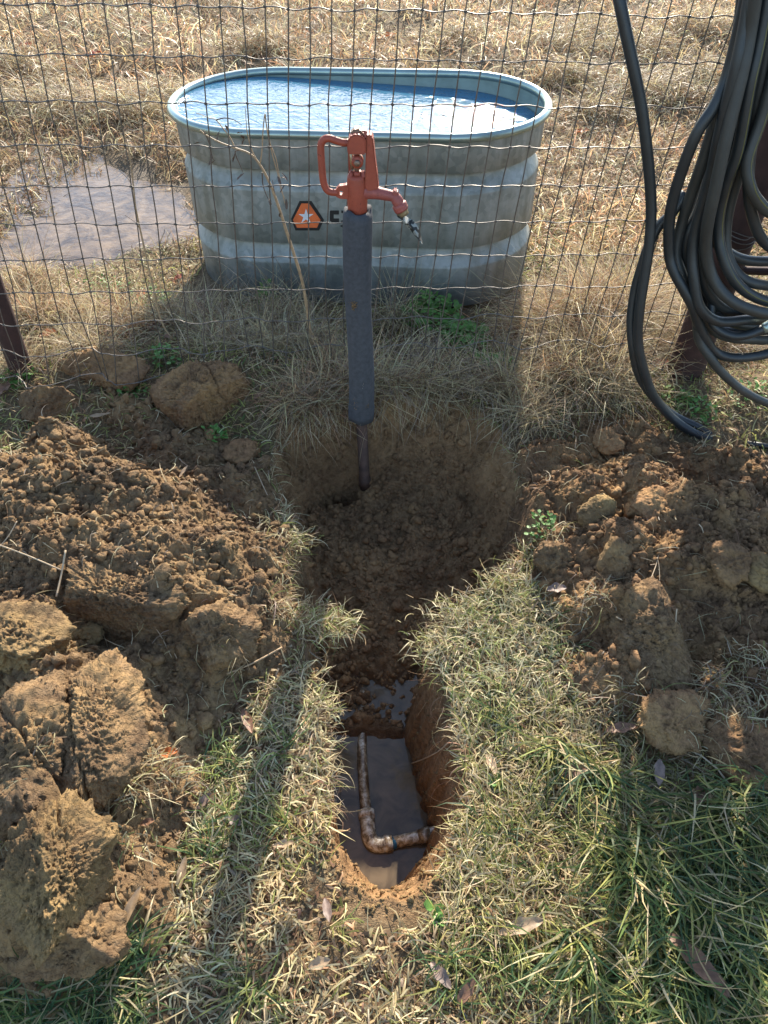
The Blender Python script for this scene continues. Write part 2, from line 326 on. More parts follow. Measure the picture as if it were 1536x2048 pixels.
def vcol(me, name, C):
    a = me.color_attributes.new(name, 'FLOAT_COLOR', 'POINT'); c = np.ones((len(C), 4), np.float32); c[:, :3] = C; a.data.foreach_set('color', c.ravel())
def gridmesh(name, xs, ys, Z, keep=None):
    X, Y = np.meshgrid(xs, ys); nx, ny = len(xs), len(ys); V = np.stack([X.ravel(), Y.ravel(), Z.ravel()], 1)
    i = np.arange(nx - 1)[None] + nx * np.arange(ny - 1)[:, None]; Q = np.stack([i, i + 1, i + nx + 1, i + nx], -1).reshape(-1, 4)
    if keep is not None:
        Q = Q[keep.ravel()[Q].any(1)]; u, inv = np.unique(Q, return_inverse=True); V = V[u]; Q = inv.reshape(-1, 4)
        return npmesh(name, V, Q.ravel(), np.arange(len(Q)) * 4), u
    return npmesh(name, V, Q.ravel(), np.arange(len(Q)) * 4), None
def catmull(P, n):
    P = np.asarray(P, float); Q = np.vstack([2 * P[0] - P[1], P, 2 * P[-1] - P[-2]]); out = []
    for i in range(1, len(Q) - 2):
        for t in np.linspace(0, 1, n, endpoint=False):
            a, b, c, d = Q[i - 1], Q[i], Q[i + 1], Q[i + 2]
            out.append(.5 * (2 * b + (c - a) * t + (2 * a - 5 * b + 4 * c - d) * t * t + (3 * b - a - 3 * c + d) * t ** 3))
    out.append(P[-1]); return np.array(out)
def sweep(name, path, r, m, parent=None, sides=8, closed=False, flat=1.0, cap=True):
    P = np.asarray(path, float); n = len(P); r = np.broadcast_to(np.asarray(r, float), (n,))
    T = np.gradient(P, axis=0); T /= np.linalg.norm(T, axis=1)[:, None] + 1e-12
    up = np.array([0, 1, 0.]) if abs(T[0][1]) < .9 else np.array([1, 0, 0.])
    A = []; a = np.cross(T[0], up); a /= np.linalg.norm(a)
    for t in T:
        a = a - t * (a @ t); a /= np.linalg.norm(a) + 1e-12; A.append(a)
    A = np.array(A); B = np.cross(T, A); th = np.linspace(0, 2 * np.pi, sides, endpoint=False)
    V = P[:, None] + r[:, None, None] * (np.cos(th)[None, :, None] * A[:, None] + flat * np.sin(th)[None, :, None] * B[:, None])
    F = []; st = []; k = 0
    for i in range(n - 1):
        for j in range(sides):
            j2 = (j + 1) % sides; F += [i * sides + j, i * sides + j2, (i + 1) * sides + j2, (i + 1) * sides + j]; st.append(k); k += 4
    if cap:
        F += list(range(sides))[::-1]; st.append(k); k += sides
        F += [(n - 1) * sides + j for j in range(sides)]; st.append(k)
    me = npmesh(name, V.reshape(-1, 3), F, st); return link(name, me, m, parent, True)
def plate(name, pts, y0, y1, m, parent=None, bev=.002):
    """silhouette given as world (x,z) points, extruded from y0 to y1, edges bevelled"""
    bm = bmesh.new(); a = [bm.verts.new((x, y0, z)) for x, z in pts]; f = bm.faces.new(a)
    r = bmesh.ops.extrude_face_region(bm, geom=[f]); bmesh.ops.translate(bm, verts=[v for v in r['geom'] if isinstance(v, bmesh.types.BMVert)], vec=(0, y1 - y0, 0))
    bmesh.ops.recalc_face_normals(bm, faces=bm.faces)
    if bev: bmesh.ops.bevel(bm, geom=[e for e in bm.edges], offset=bev, segments=2, affect='EDGES', clamp_overlap=True)
    me = bpy.data.meshes.new(name); bm.to_mesh(me); bm.free(); return link(name, me, m, parent, False)
def revolve(name, base, axis, prof, m, parent=None, sides=20):
    """prof: (distance along axis, radius)"""
    base = np.asarray(base, float); ax = np.asarray(axis, float); ax /= np.linalg.norm(ax)
    u = np.cross(ax, [0, 1, 0.]); u = u / np.linalg.norm(u) if np.linalg.norm(u) > .1 else np.array([1, 0, 0.]); v = np.cross(ax, u)
    th = np.linspace(0, 2 * np.pi, sides, endpoint=False); V = []
    for d, r in prof: V.append(base + ax * d + r * (np.cos(th)[:, None] * u + np.sin(th)[:, None] * v))
    V = np.concatenate(V); F = []; st = []; k = 0; n = len(prof)
    for i in range(n - 1):
        for j in range(sides):
            j2 = (j + 1) % sides; F += [i * sides + j, (i + 1) * sides + j, (i + 1) * sides + j2, i * sides + j2]; st.append(k); k += 4
    F += list(range(sides)); st.append(k); k += sides; F += [(n - 1) * sides + j for j in range(sides)][::-1]; st.append(k)
    o = link(name, npmesh(name, V, F, st), m, parent, False)
    return o
def blades(name, base, head, pitch, bend, length, width, color, segs=3, twist=None, m=None, hbend=None):
    """many thin ribbons: base (N,3), heading, start pitch, bend per length, colour per blade"""
    N = len(base); S = segs; P = base.copy(); rows = []
    hb = np.zeros(N) if hbend is None else hbend
    tw = rng.uniform(-.9, .9, N) if twist is None else twist
    for s in range(S + 1):
        t = s / S; h = head + hb * t; wd = width * (1 - t) ** .6 if s < S else 0 * width
        side = np.stack([-np.sin(h) * np.cos(tw), np.cos(h) * np.cos(tw), np.sin(tw)], 1)
        if s < S: rows.append(P - side * wd[:, None] * .5); rows.append(P + side * wd[:, None] * .5)
        else: rows.append(P.copy())
        p = pitch + bend * t
        P = P + (length / S)[:, None] * np.stack([np.cos(h) * np.cos(p), np.sin(h) * np.cos(p), np.sin(p)], 1)
    V = np.stack(rows, 1).reshape(-1, 3); nv = 2 * S + 1; pat = []; st = []; k = 0
    for s in range(S - 1): pat += [2 * s, 2 * s + 1, 2 * s + 3, 2 * s + 2]; st.append(k); k += 4
    pat += [2 * S - 2, 2 * S - 1, 2 * S]; st.append(k); k += 3
    F = (np.array(pat)[None] + nv * np.arange(N)[:, None]).ravel(); ST = (np.array(st)[None] + k * np.arange(N)[:, None]).ravel()
    me = npmesh(name, V, F, ST); 
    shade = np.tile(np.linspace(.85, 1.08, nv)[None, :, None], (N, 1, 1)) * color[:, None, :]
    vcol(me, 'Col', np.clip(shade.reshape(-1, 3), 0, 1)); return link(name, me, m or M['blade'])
ICO = {}
def ico(sub):
    if sub not in ICO:
        bm = bmesh.new(); bmesh.ops.create_icosphere(bm, subdivisions=sub, radius=1); bm.verts.ensure_lookup_table()
        ICO[sub] = (np.array([v.co[:] for v in bm.verts]), np.array([[v.index for v in f.verts] for f in bm.faces])); bm.free()
    return ICO[sub]
def crumbs(name, pos, size, m, sub=1, jit=.28):
    V0, F0 = ico(sub); N = len(pos); nv = len(V0)
    q = rng.normal(size=(N, 3, 3)); q, _ = np.linalg.qr(q)
    sc = rng.uniform(.5, 1.25, (N, 1, 3)); V = V0[None] * sc * (1 + rng.uniform(-jit, jit, (N, nv, 1)))
    if sub > 1: V = V * (1 + .6 * fbm(V0[:, 0] * 1.5, V0[:, 1] * 1.5, V0[:, 2] * 1.5, s=3, oct=3)[None, :, None])
    V = np.einsum('nij,nvj->nvi', q, V) * size[:, None, None] + pos[:, None]
    F = (F0.ravel()[None] + nv * np.arange(N)[:, None]).ravel(); return link(name, npmesh(name, V.reshape(-1, 3), F, np.arange(N * len(F0)) * 3), m)

# ------------------------------------------------------------------ the ground (one sheet out to the horizon)
def axis(dense0, dense1, step, lo, hi):
    a = list(np.arange(dense0, dense1, step)); s = step; x = a[-1]
    while x < hi: s *= 1.11; x += s; a.append(x)
    s = step; x = a[0]; b = []
    while x > lo: s *= 1.11; x -= s; b.append(x)
    return np.array(b[::-1] + a)
xs = axis(-1.0, 1.1, .0062, -400, 400); ys = axis(.24, 2.15, .0060, -60, 700)
X, Y = np.meshgrid(xs, ys)
Zg = ground(X.ravel(), Y.ravel()).reshape(X.shape)
me, _ = gridmesh('ground', xs, ys, Zg)
sd = sdist(HOLE, X.ravel(), Y.ravel()); xx, yy = X.ravel(), Y.ravel(); zz = Zg.ravel()
inh = sstep(-.012, .01, sd + .012 * fbm(xx * 25, yy * 25, s=60)); mask = np.zeros((len(xx), 3))
bare = tiltfix([(690,1750),(760,1790),(860,1760),(890,1790),(850,1840),(780,1850),(710,1830)]); bsd = sdist(bare, xx, yy) + .03 * fbm(xx * 20, yy * 20, s=63, oct=3)
mask[:, 0] = (1 - inh) * .95
wetw = sstep(-.29, -.325, zz) * inh + sstep(-.02, .04, sdist(PUDDLE, xx, yy)) * .6
mask[:, 1] = np.clip(wetw, 0, 1)
nearw = inh * sstep(.82, .66, yy) * sstep(-.32, -.20, zz) + sstep(-.02, .03, bsd) * .8
mask[:, 2] = np.clip(nearw, 0, 1) * (.6 + .4 * fbm(xx * 30, yy * 30, s=61))
vcol(me, 'Mask', mask)
g = link('ground', me, M['ground'], None, True); tag(g, kind='structure')
def mud_sheet(name, x0, x1, y0, y1, z, m, n=2):
    me, _ = gridmesh(name, np.linspace(x0, x1, n), np.linspace(y0, y1, n), np.full((n, n), z)); return tag(link(name, me, m), kind='structure')
mud_sheet('trench_water', -.22, .33, .52, 1.21, WZ, M['mudwater'])
pc = PUDDLE.mean(0); mud_sheet('puddle', PUDDLE[:, 0].min() - .15, PUDDLE[:, 0].max() + .1, PUDDLE[:, 1].min() - .1, PUDDLE[:, 1].max() + .1, -.034, M['puddle'])

# ------------------------------------------------------------------ spoil heaps
def build_heap(name, hf, x0, x1, y0, y1, label, m):
    hx = np.arange(x0, x1, .0042); hy = np.arange(y0, y1, .0042); A, B = np.meshgrid(hx, hy); Z = hf(A.ravel(), B.ravel()); G = ground(A.ravel(), B.ravel())
    me, _ = gridmesh(name, hx, hy, Z.reshape(A.shape), Z > G - .012)
    return tag(link(name, me, m, None, True), label, 'dirt pile')
build_heap('dirt_pile', heapL, -1.35, .06, .28, 2.25, 'larger crumbly brown dirt pile left of the hole, in sunlight', M['dirt'])
build_heap('dirt_pile', heapR, .12, 1.45, .7, 2.1, 'darker brown dirt pile right of the hole, below the hoses', M['topsoil'])

# big clods, each a thing of its own
CLODPTS = []
def nrm(v): v = np.asarray(v, float); return v / np.linalg.norm(v)
def clod(px, py, dims, planes, label, m, rotz=0, seed=1, rough=.05, sub=5, lift=.35, crack=None, tilt=(0, 0), cellular=.04):
    V, F = ico(sub); V = V.copy()
    r = np.full(len(V), 1.15)
    pl = [(nrm(n), h) for n, h in planes]
    rg = np.random.default_rng(seed)
    for i in range(7): pl.append((nrm(rg.normal(size=3)), rg.uniform(.75, .98)))
    for n, h in pl:
        d = V @ n; r = np.where(d > .05, np.minimum(r, h / np.maximum(d, .05)), r)
    P = V * r[:, None]
    nz = fbm(P[:, 0] * 3 + seed, P[:, 1] * 3, P[:, 2] * 3, s=seed, oct=6, rough=.62)
    nz2 = 1 - np.abs(fbm(P[:, 0] * 9 + seed, P[:, 1] * 9, P[:, 2] * 9, s=seed + 5, oct=4, rough=.7)) * 2
    nz3 = fbm(P[:, 0] * 26, P[:, 1] * 26, P[:, 2] * 26, s=seed + 8, oct=2, rough=.7); az = .35 + .65 * sstep(-.25, .25, fbm(P[:, 0] * 1.4, P[:, 1] * 1.4, P[:, 2] * 1.4, s=seed + 20))
    P = P * (1 + rough * 3.6 * nz + (cellular * 1.6 * (nz2 - .6) + .055 * nz3) * az)[:, None]
    if crack is not None:
        for n, off, lim in crack:
            n = nrm(n); d = P @ n - off + .06 * fbm(P[:, 0] * 6, P[:, 1] * 6, P[:, 2] * 6, s=seed + 7)
            P = P * (1 - .22 * np.exp(-(d / .03) ** 2) * (P[:, 2] > lim))[:, None]
    P = P * np.array(dims)[None]; U = V
    lowf = fbm(P[:, 0] * 14 + seed, P[:, 1] * 14, P[:, 2] * 14, s=seed + 30, oct=3)
    bil = .5 - np.abs(fbm(P[:, 0] * 55, P[:, 1] * 55, P[:, 2] * 55 + seed, s=seed + 31, oct=3, rough=.65)) * 2.2
    fin = fbm(P[:, 0] * 170, P[:, 1] * 170, P[:, 2] * 170, s=seed + 32, oct=2, rough=.7)
    sc_ = min(1, max(dims) / .09)
    P = P + U * (lowf * .020 * sc_ + (bil * .0105 + fin * .0048) * (.3 + .7 * az))[:, None]
    cx, sx = math.cos(tilt[0]), math.sin(tilt[0]); P = P @ np.array([[1, 0, 0], [0, cx, sx], [0, -sx, cx]])
    cy, sy = math.cos(tilt[1]), math.sin(tilt[1]); P = P @ np.array([[cy, 0, -sy], [0, 1, 0], [sy, 0, cy]])
    cz, sz = math.cos(rotz), math.sin(rotz); P = P @ np.array([[cz, sz, 0], [-sz, cz, 0], [0, 0, 1]])
    lift *= .62; L = hit(px, py + dims[2] * 250); o = link('dirt_clod', npmesh('dirt_clod', P, F.ravel(), np.arange(len(F)) * 3), m, None, True)
    o.location = (L[0], L[1], top(np.array([L[0]]), np.array([L[1]]))[0] + dims[2] * lift)
    idx = rg.choice(len(P), min(len(P), int(3600 * (dims[0] + dims[2]) * dims[1] * 12)), replace=False); keepz = rg.random(len(idx)) < .25 + .75 * sstep(.0, .25, fbm(P[idx, 0] * 30, P[idx, 1] * 30, P[idx, 2] * 30, s=seed))
    CLODPTS.append((P[idx][keepz] * .975 + np.array(o.location), m)); return tag(o, label, 'dirt clod')
clod(400, 792, (.135,.11,.115), [((.9,-.75,.05), .55), ((-.55,-.2,.9), .6), ((.1,.2,1), .85), ((-.8,-.6,-.1),.75)], 'largest shaded blocky clod with a cracked cut face, left of the hydrant', M['topsoil'], 0, 3, .035, 7, .45, [((.8,.6,.05), .42, -.3)])
clod(215, 742, (.13,.07,.055), [((0,-.6,.8), .6), ((0,-1,0),.75)], 'long dark flat clod behind the left pile, nearest the fence', M['topsoil'], -.1, 5, .05, 5, .5)
clod(92, 800, (.085,.07,.085), [((.55,-.6,.6), .45), ((-.7,-.4,.7), .45), ((0,.8,.6),.55)], 'pointed pyramid-shaped clod at the top left of the big pile', M['dirt'], .1, 8, .04, 5, .4)
clod(240, 1190, (.16,.10,.11), [((.05,-1,.25), .5), ((0,.1,1), .7), ((-1,-.2,.1),.7)], 'large clod with a smooth dark vertical face in the middle of the left pile', M['dirt'], -.2, 11, .03, 7, .0, None)
clod(432, 1262, (.085,.07,.06), [((.3,-.6,.7), .5), ((-.9,-.4,.1), .6)], 'sunlit yellowish block at the right foot of the left pile', M['dirt'], .3, 13, .05, 6, .35)
clod(40, 1285, (.13,.085,.06), [((.1,-.9,.2), .6), ((.1,.15,1), .45), ((1,-.2,.2),.7)], 'ochre slab with a flat sunlit top at the left edge', M['ochre'], -.35, 17, .03, 6, .9)
clod(185, 1445, (.085,.145,.07), [((.55,-.2,.8), .45), ((-.7,-.2,.7), .55)], 'long cracked slab with a deep split, lower left', M['dirt'], .25, 19, .04, 7, .55, [((.9,.25,0), -.25, -.2), ((.3,.9,0), .35, 0)])
clod(55, 1500, (.09,.13,.06), [((-.3,-.5,.8), .5), ((.6,0,.8), .6)], 'broad brown cracked slab at the far left beside the split slab', M['dirt'], -.15, 23, .045, 6, .5, [((.4,.9,0), .1, -.2)])
clod(110, 1745, (.085,.105,.085), [((-.5,-.4,.8), .5), ((.6,.1,.8), .6), ((.9,-.3,.1),.7)], 'yellow clay block in the bottom left corner with a smooth spot', M['ochre'], .05, 29, .05, 7, .5, [((.8,.5,0), .45, .1)])
clod(150, 1885, (.075,.055,.055), [((0,-.8,.5), .6)], 'brown crumbling clod at the bottom left below the yellow block', M['dirt'], .1, 31, .06, 5, .45)
clod(172, 1272, (.032,.024,.022), [((0,-.3,1), .6)], 'small round yellow clod in the gap of the left pile', M['ochre'], .3, 37, .06, 4, .6)
clod(485, 905, (.05,.045,.03), [((0,-.3,1), .6)], 'smooth pinkish clod in the shade just left of the hole', M['redclay'], .2, 41, .05, 4, .4)
clod(1285, 1265, (.10,.13,.075), [((-.2,-.65,.75), .42), ((-.9,-.1,.3), .6), ((.8,.1,.5),.65)], 'flat cut slab striped by hose shadows on the right pile', M['dirt'], -.12, 43, .035, 7, .55)
clod(1110, 1115, (.05,.045,.05), [((.2,-.6,.7), .6)], 'small lumpy turf clod at the right corner of the hole', M['dirt'], .2, 47, .08, 5, .55)
clod(1195, 1025, (.045,.04,.045), [((.4,-.8,.3), .5), ((-.3,-.4,.8),.6)], 'smooth orange clay clod on the right pile', M['ochre'], .2, 53, .03, 4, .45)
clod(1305, 1010, (.07,.055,.045), [((.1,-.6,.8), .5)], 'large rounded grey-brown clod in the middle of the right pile', M['redclay'], .4, 59, .04, 5, .4)
clod(1230, 1115, (.035,.035,.055), [((.5,-.5,.6), .5), ((-.5,-.5,.6), .5)], 'upright spiky clod above the striped slab', M['dirt'], .1, 61, .07, 4, .5)
clod(1450, 1120, (.06,.05,.04), [((0,-.5,.8), .55)], 'rounded brown clod at the right side of the right pile', M['topsoil'], .3, 67, .05, 5, .4)
clod(1530, 1145, (.045,.06,.03), [((-.3,-.4,.9), .5)], 'pale yellow clod at the right edge of the picture', M['ochre'], .2, 71, .04, 4, .7)
clod(1215, 880, (.04,.035,.03), [((0,-.5,.8), .6)], 'reddish clod at the top of the right pile beside the hose end', M['redclay'], .2, 73, .06, 4, .5)
clod(1350, 1440, (.07,.06,.04), [((0,-.4,.9), .5)], 'low shaded sod clod with roots at the foot of the right pile', M['topsoil'], .5, 79, .08, 5, .4)
clod(1475, 1490, (.075,.085,.045), [((-.3,-.2,.9), .5)], 'dark sod slab at the right edge above the long green grass', M['topsoil'], .2, 83, .06, 5, .4)

# crumbs of earth over the piles and the floor of the hole (nobody could count them)
def scatter_on(n, x0, x1, y0, y1, test):
    x = rng.uniform(x0, x1, n); y = rng.uniform(y0, y1, n); k = test(x, y); return x[k], y[k]
def crumb_set(name, test, x0, x1, y0, y1, n, smin, smax, m, sub, label=None):
    x, y = scatter_on(n, x0, x1, y0, y1, test); z = top(x, y); s = smin * (smax / smin) ** (rng.random(len(x)) ** 2.2)
    o = crumbs(name, np.stack([x, y, z + s * .1], 1), s, m, sub, .42 if sub == 1 else .2); return tag(o, kind='stuff')
onL = lambda x, y: (heapL(x, y) > ground(x, y) - .01); onR = lambda x, y: (heapR(x, y) > ground(x, y) - .01)
inH = lambda x, y: (sdist(HOLE, x, y) > .03) & (y > 1.03)
for o_, m_ in (('dirt', 0), ('ochre', 1), ('redclay', 2), ('topsoil', 3)):
    c_ = [c for c in CLODPTS if c[1] == M[o_]]
    if not c_: continue
    ps = np.concatenate([c[0] for c in c_]); sz = .0018 * (3.2 ** (rng.random(len(ps)) ** 2)); tag(crumbs('dirt_crumbs', ps, sz, M[o_], 1), kind='stuff')
crumb_set('dirt_crumbs', onL, -1.2, .05, .3, 2.2, 21000, .0024, .0075, M['dirt'], 1)
crumb_set('dirt_crumbs', onL, -1.2, .05, .3, 2.2, 2600, .008, .017, M['dirt'], 2)
crumb_set('dirt_crumbs', onR, .15, 1.3, .8, 2.1, 14000, .0022, .0075, M['topsoil'], 1)
crumb_set('dirt_crumbs', onR, .15, 1.3, .8, 2.1, 1500, .008, .017, M['topsoil'], 2)
crumb_set('dirt_crumbs', lambda x, y: (sdist(HOLE, x, y) > -.03) & (sdist(HOLE, x, y) < .16) & (ground(x, y) > WZ + .01), -.3, .4, .4, 1.0, 5000, .002, .007, M['ochre'], 1)
crumb_set('dirt_crumbs', inH, -.4, .45, 1.0, 1.9, 7000, .003, .009, M['redclay'], 1)
crumb_set('dirt_crumbs', inH, -.4, .45, 1.0, 1.9, 900, .008, .016, M['redclay'], 2)

# ------------------------------------------------------------------ the stock tank
TC, TL, TW, TYAW, TTILT, TH = np.array([-.155, 2.924]), 1.336, .696, -.076, .046, .62
tank = empty('stock_tank', (TC[0] + .0285, TC[1], 0), 'oval galvanised steel stock tank full of water behind the wire fence', 'stock tank')
tank.rotation_euler = (0, -TTILT, TYAW)
bpy.context.view_layer.update(); TM = tank.matrix_basis.copy()
def stad(off, n=64):
    r = TW / 2 + off; s = (TL - TW) / 2; p = []
    for i in range(n // 2 + 1): a = -math.pi / 2 + math.pi * i / (n // 2); p.append((s + r * math.cos(a), r * math.sin(a)))
    for i in range(1, 12): p.append((s - 2 * s * i / 12, r))
    for i in range(n // 2 + 1): a = math.pi / 2 + math.pi * i / (n // 2); p.append((-s + r * math.cos(a), r * math.sin(a)))
    for i in range(1, 12): p.append((-s + 2 * s * i / 12, -r))
    return p
def stadloft(name, prof, m, parent, cap=None):
    V = []; F = []; st = []; k = 0; n = len(stad(0))
    for off, z in prof: V += [(x, y, z) for x, y in stad(off)]
    for i in range(len(prof) - 1):
        for j in range(n):
            j2 = (j + 1) % n; F += [i * n + j, i * n + j2, (i + 1) * n + j2, (i + 1) * n + j]; st.append(k); k += 4
    if cap is not None: F += [cap * n + j for j in range(n)]; st.append(k)
    o = bpy.data.objects.new(name, npmesh(name, np.array(V), F, st)); COL.objects.link(o); o.data.materials.append(m); o.parent = parent
    o.data.polygons.foreach_set('use_smooth', np.ones(len(o.data.polygons), bool)); return o
b0 = -.014
stadloft('wall', [(b0 - .014, .0), (b0 - .010, .012), (b0 - .008, .14), (b0 - .005, .155), (b0 - .006, .160), (b0 - .012, .168), (b0 - .025, .195), (b0 - .034, .209), (b0 - .035, .222), (b0 - .033, .226), (b0 - .009, .231), (b0 - .0055, .234), (b0 - .005, .33), (b0 - .004, .415),
    (b0 - .0045, .420), (b0 - .010, .428), (b0 - .022, .452), (b0 - .032, .466), (b0 - .033, .480), (b0 - .031, .484), (b0 - .006, .489), (b0 - .003, .492), (b0 - .001, .56), (b0, .60)], M['galv'], tank)
stadloft('inner_wall', [(b0 - .002, .604), (b0 - .006, .50), (b0 - .038, .475), (b0 - .012, .42), (b0 - .014, .24), (b0 - .040, .215), (b0 - .014, .16), (b0 - .018, .02)], M['galv_in'], tank, 7)
rc, rr_ = -.008, .015
stadloft('rim', [(rc + rr_ * math.cos(a), .606 + rr_ * math.sin(a)) for a in np.linspace(-2.4, 3.9, 14)], M['rim'], tank)
# printed emblem and letters, flush on the front wall
def on_wall(px, py, off=.0):
    v = Vector(ray(px, py)); n = TM.to_3x3() @ Vector((0, -1, 0)); p0 = TM @ Vector((0, -(TW / 2 + b0 - .0045) - off, .33))
    t = (p0 - Vector(C0)).dot(n) / v.dot(n); return TM.inverted() @ (Vector(C0) + v * t)
def decal(name, pts, m, off, parent, label=None):
    me = bpy.data.meshes.new(name); Pt = [on_wall(a, b, off) for a, b in pts]; n = len(Pt)
    V = [p + Vector((0, 0, 0)) for p in Pt] + [p + Vector((0, .0006, 0)) for p in Pt]
    me.from_pydata(V, [], [list(range(n))] + [[i, (i + 1) % n, n + (i + 1) % n, n + i] for i in range(n)]); me.update()
    o = bpy.data.objects.new(name, me); COL.objects.link(o); me.materials.append(m); o.parent = parent
    if label: o['label'] = label
    return o
em = decal('emblem', [(599,402),(623,402),(648,440),(638,461),(591,461),(582,438)], M['black'], .0009, tank, 'orange rounded triangle emblem with black border and white star')
decal('emblem_field', [(603,407),(618,407),(641,440),(634,455.5),(594,455.5),(586,440)], M['orange'], .0018, em)
st_ = []
for i in range(10):
    a = math.pi / 2 + i * math.pi / 5; r = 15.5 if i % 2 == 0 else 5.6; st_.append((612 + r * math.cos(a), 433 - r * math.sin(a)))
decal('star', st_, M['white'], .0027, em)
decal('letter', [(661,421),(678,421),(678,429),(667.5,429),(667.5,437),(678,437),(678,444.5),(663,444.5),(659.5,441),(659.5,423)], M['black'], .0009, tank, 'black block letter C')
decal('letter', [(682.5,421),(700,421),(700,444.5),(682.5,444.5),(682.5,441),(694,439),(694,427),(682.5,426)], M['black'], .0009, tank, 'black block letter O half hidden by the hydrant')
decal('letter', [(680,452),(690,446),(700,452),(690,458)], M['black'], .0009, tank, 'small black printed mark')
# water in the tank
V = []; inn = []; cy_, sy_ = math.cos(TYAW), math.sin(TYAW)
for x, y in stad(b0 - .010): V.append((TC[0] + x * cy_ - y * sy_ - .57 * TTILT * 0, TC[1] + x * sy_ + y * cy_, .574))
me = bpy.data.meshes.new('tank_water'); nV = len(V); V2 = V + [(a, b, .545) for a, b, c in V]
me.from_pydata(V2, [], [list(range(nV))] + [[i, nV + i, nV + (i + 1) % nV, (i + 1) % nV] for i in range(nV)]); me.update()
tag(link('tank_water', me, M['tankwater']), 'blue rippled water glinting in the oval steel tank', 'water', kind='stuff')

# ------------------------------------------------------------------ the wire fence
XK = {k: 619 + 41.4 * k for k in range(-6, 23)}
for i, v in enumerate([323, 280, 236, 191, 145, 99, 53, 7]): XK[-7 - i] = v
for k in range(-15, -24, -1): XK[k] = XK[k + 1] - 46
FY = lambda px: float(np.interp(px, [-600, 0, 323, 619, 1700], [1.72, 1.86, 1.96, 2.03, 2.045]))
vp = (605, 2560); wires = {}
for k, x5 in XK.items():
    Yk = FY(x5); yr = 205 + 8 * (x5 - 300) / 900; A = PY(x5, yr, Yk)
    y2 = 518 - 9 * (x5 - 100) / 1150; x2 = vp[0] + (x5 - vp[0]) * (vp[1] - y2) / (vp[1] - yr); B = PY(x2, y2, Yk); wires[k] = (A, B)
fence = empty('wire_fence', (.0, 2.03, .05), 'woven wire mesh fence with small upright rectangles in front of the steel tank', 'wire fence')
ks = sorted(wires); rows = list(range(-3, 9))
def node(k, r):                                  # r rows below the row at the tank rim
    A, B = wires[k]; t = r / 4.0; p = A + (B - A) * t
    j = np.random.default_rng(k * 97 + r * 13 + 5000); sag = .004 * math.sin(k * .9 + r * 1.7)
    extra = .012 * max(0, r - 5) * math.sin(k * 1.3) if r > 5 else 0
    return p + np.array([j.normal() * .0012 + extra * .6, j.normal() * .003 + extra, j.normal() * .0012 + sag * .3])
ND = {(k, r): node(k, r) for k in ks for r in rows}
for k in ks:
    P = [ND[(k, r)] for r in rows]; P = catmull(P, 3); sweep('vertical_wire', P, .00165, M['wire'], fence, 6)
for r in rows:
    P = []
    for i, k in enumerate(ks):
        P.append(ND[(k, r)] - np.array([0, .0022, 0]))
        if i < len(ks) - 1:
            a, b = ND[(k, r)], ND[(ks[i + 1], r)]; amp = .0028 * (1 if i % 2 else -1) * rng.uniform(.5, 1.2)
            P.append(a * .5 + b * .5 + np.array([0, -.002, amp]))
    sweep('horizontal_wire', catmull(P, 3), .00145, M['wire'], fence, 6)
kp = []
for (k, r), p in ND.items(): kp += [p + np.array([s * .0022, -.0028, s2 * .0014]) for s in (-1, 1) for s2 in (-1, 1)]
kn = crumbs('wire_knot', np.array(kp), np.full(len(kp), .0022), M['wire'], 1, .1); kn.parent = fence; kn.matrix_parent_inverse = fence.matrix_basis.inverted(); kn['kind'] = 'stuff'
def post(px, py, Y, z1, label, r=.068):
    c = PY(px, py, Y); zg = ground(np.array([c[0]]), np.array([Y]))[0] - .03
    o = revolve('fence_post', (c[0], Y, zg), (0, 0, 1), [(0, r), (.02, r), (z1 - zg - .01, r), (z1 - zg, r * .96)], M['rust'], fence, 28)
    o['label'] = label; o.data.polygons.foreach_set('use_smooth', np.ones(len(o.data.polygons), bool)); return c, zg
cR, zR = post(1437, 560, 2.13, 1.42, 'rusty brown pipe post carrying the coiled hose', .056)
post(0, 620, 1.97, 1.42, 'rusty brown post at the left edge of the fence', .034)
P = [PY(x, y, 2.10) for x, y in ((1478, 541), (1520, 542), (1640, 545), (1900, 555))]; sweep('rail', catmull(P, 4), .012, M['rust'], fence, 10)
for k in range(3):                               # tie wires round the right post
    z = PY(1470, 475 + k * 12, 2.06)[2]; th = np.linspace(0, 2 * np.pi, 25)
    sweep('tie_wire', np.stack([cR[0] + .0585 * np.cos(th), 2.13 + .0585 * np.sin(th), z + .008 * np.sin(th * 2 + k)], 1), .0014, M['wire'], fence, 5)
P = [PY(1452, 455, 2.05), PY(1462, 470, 2.045), PY(1478, 478, 2.04), PY(1492, 480, 2.045), PY(1508, 472, 2.05)]; sweep('tie_wire', catmull(P, 4), .0014, M['wire'], fence, 5)

# ------------------------------------------------------------------ the yard hydrant
HY = 1.80
hb = PY(722, 836, HY); ht = PY(715, 418, HY); ax = nrm(ht - hb)
hyd = empty('yard_hydrant', (hb[0] - ax[0] * .3, HY, -.2), 'red frost-proof yard hydrant in a grey foam sleeve standing in the hole', 'yard hydrant')
def hp(x, y, dy=0): p = PY(x, y, HY + dy); return p
def XZ(pts): return [(PY(a, b, HY)[0], PY(a, b, HY)[2]) for a, b in pts]
Ls = np.linalg.norm(ht - hb)
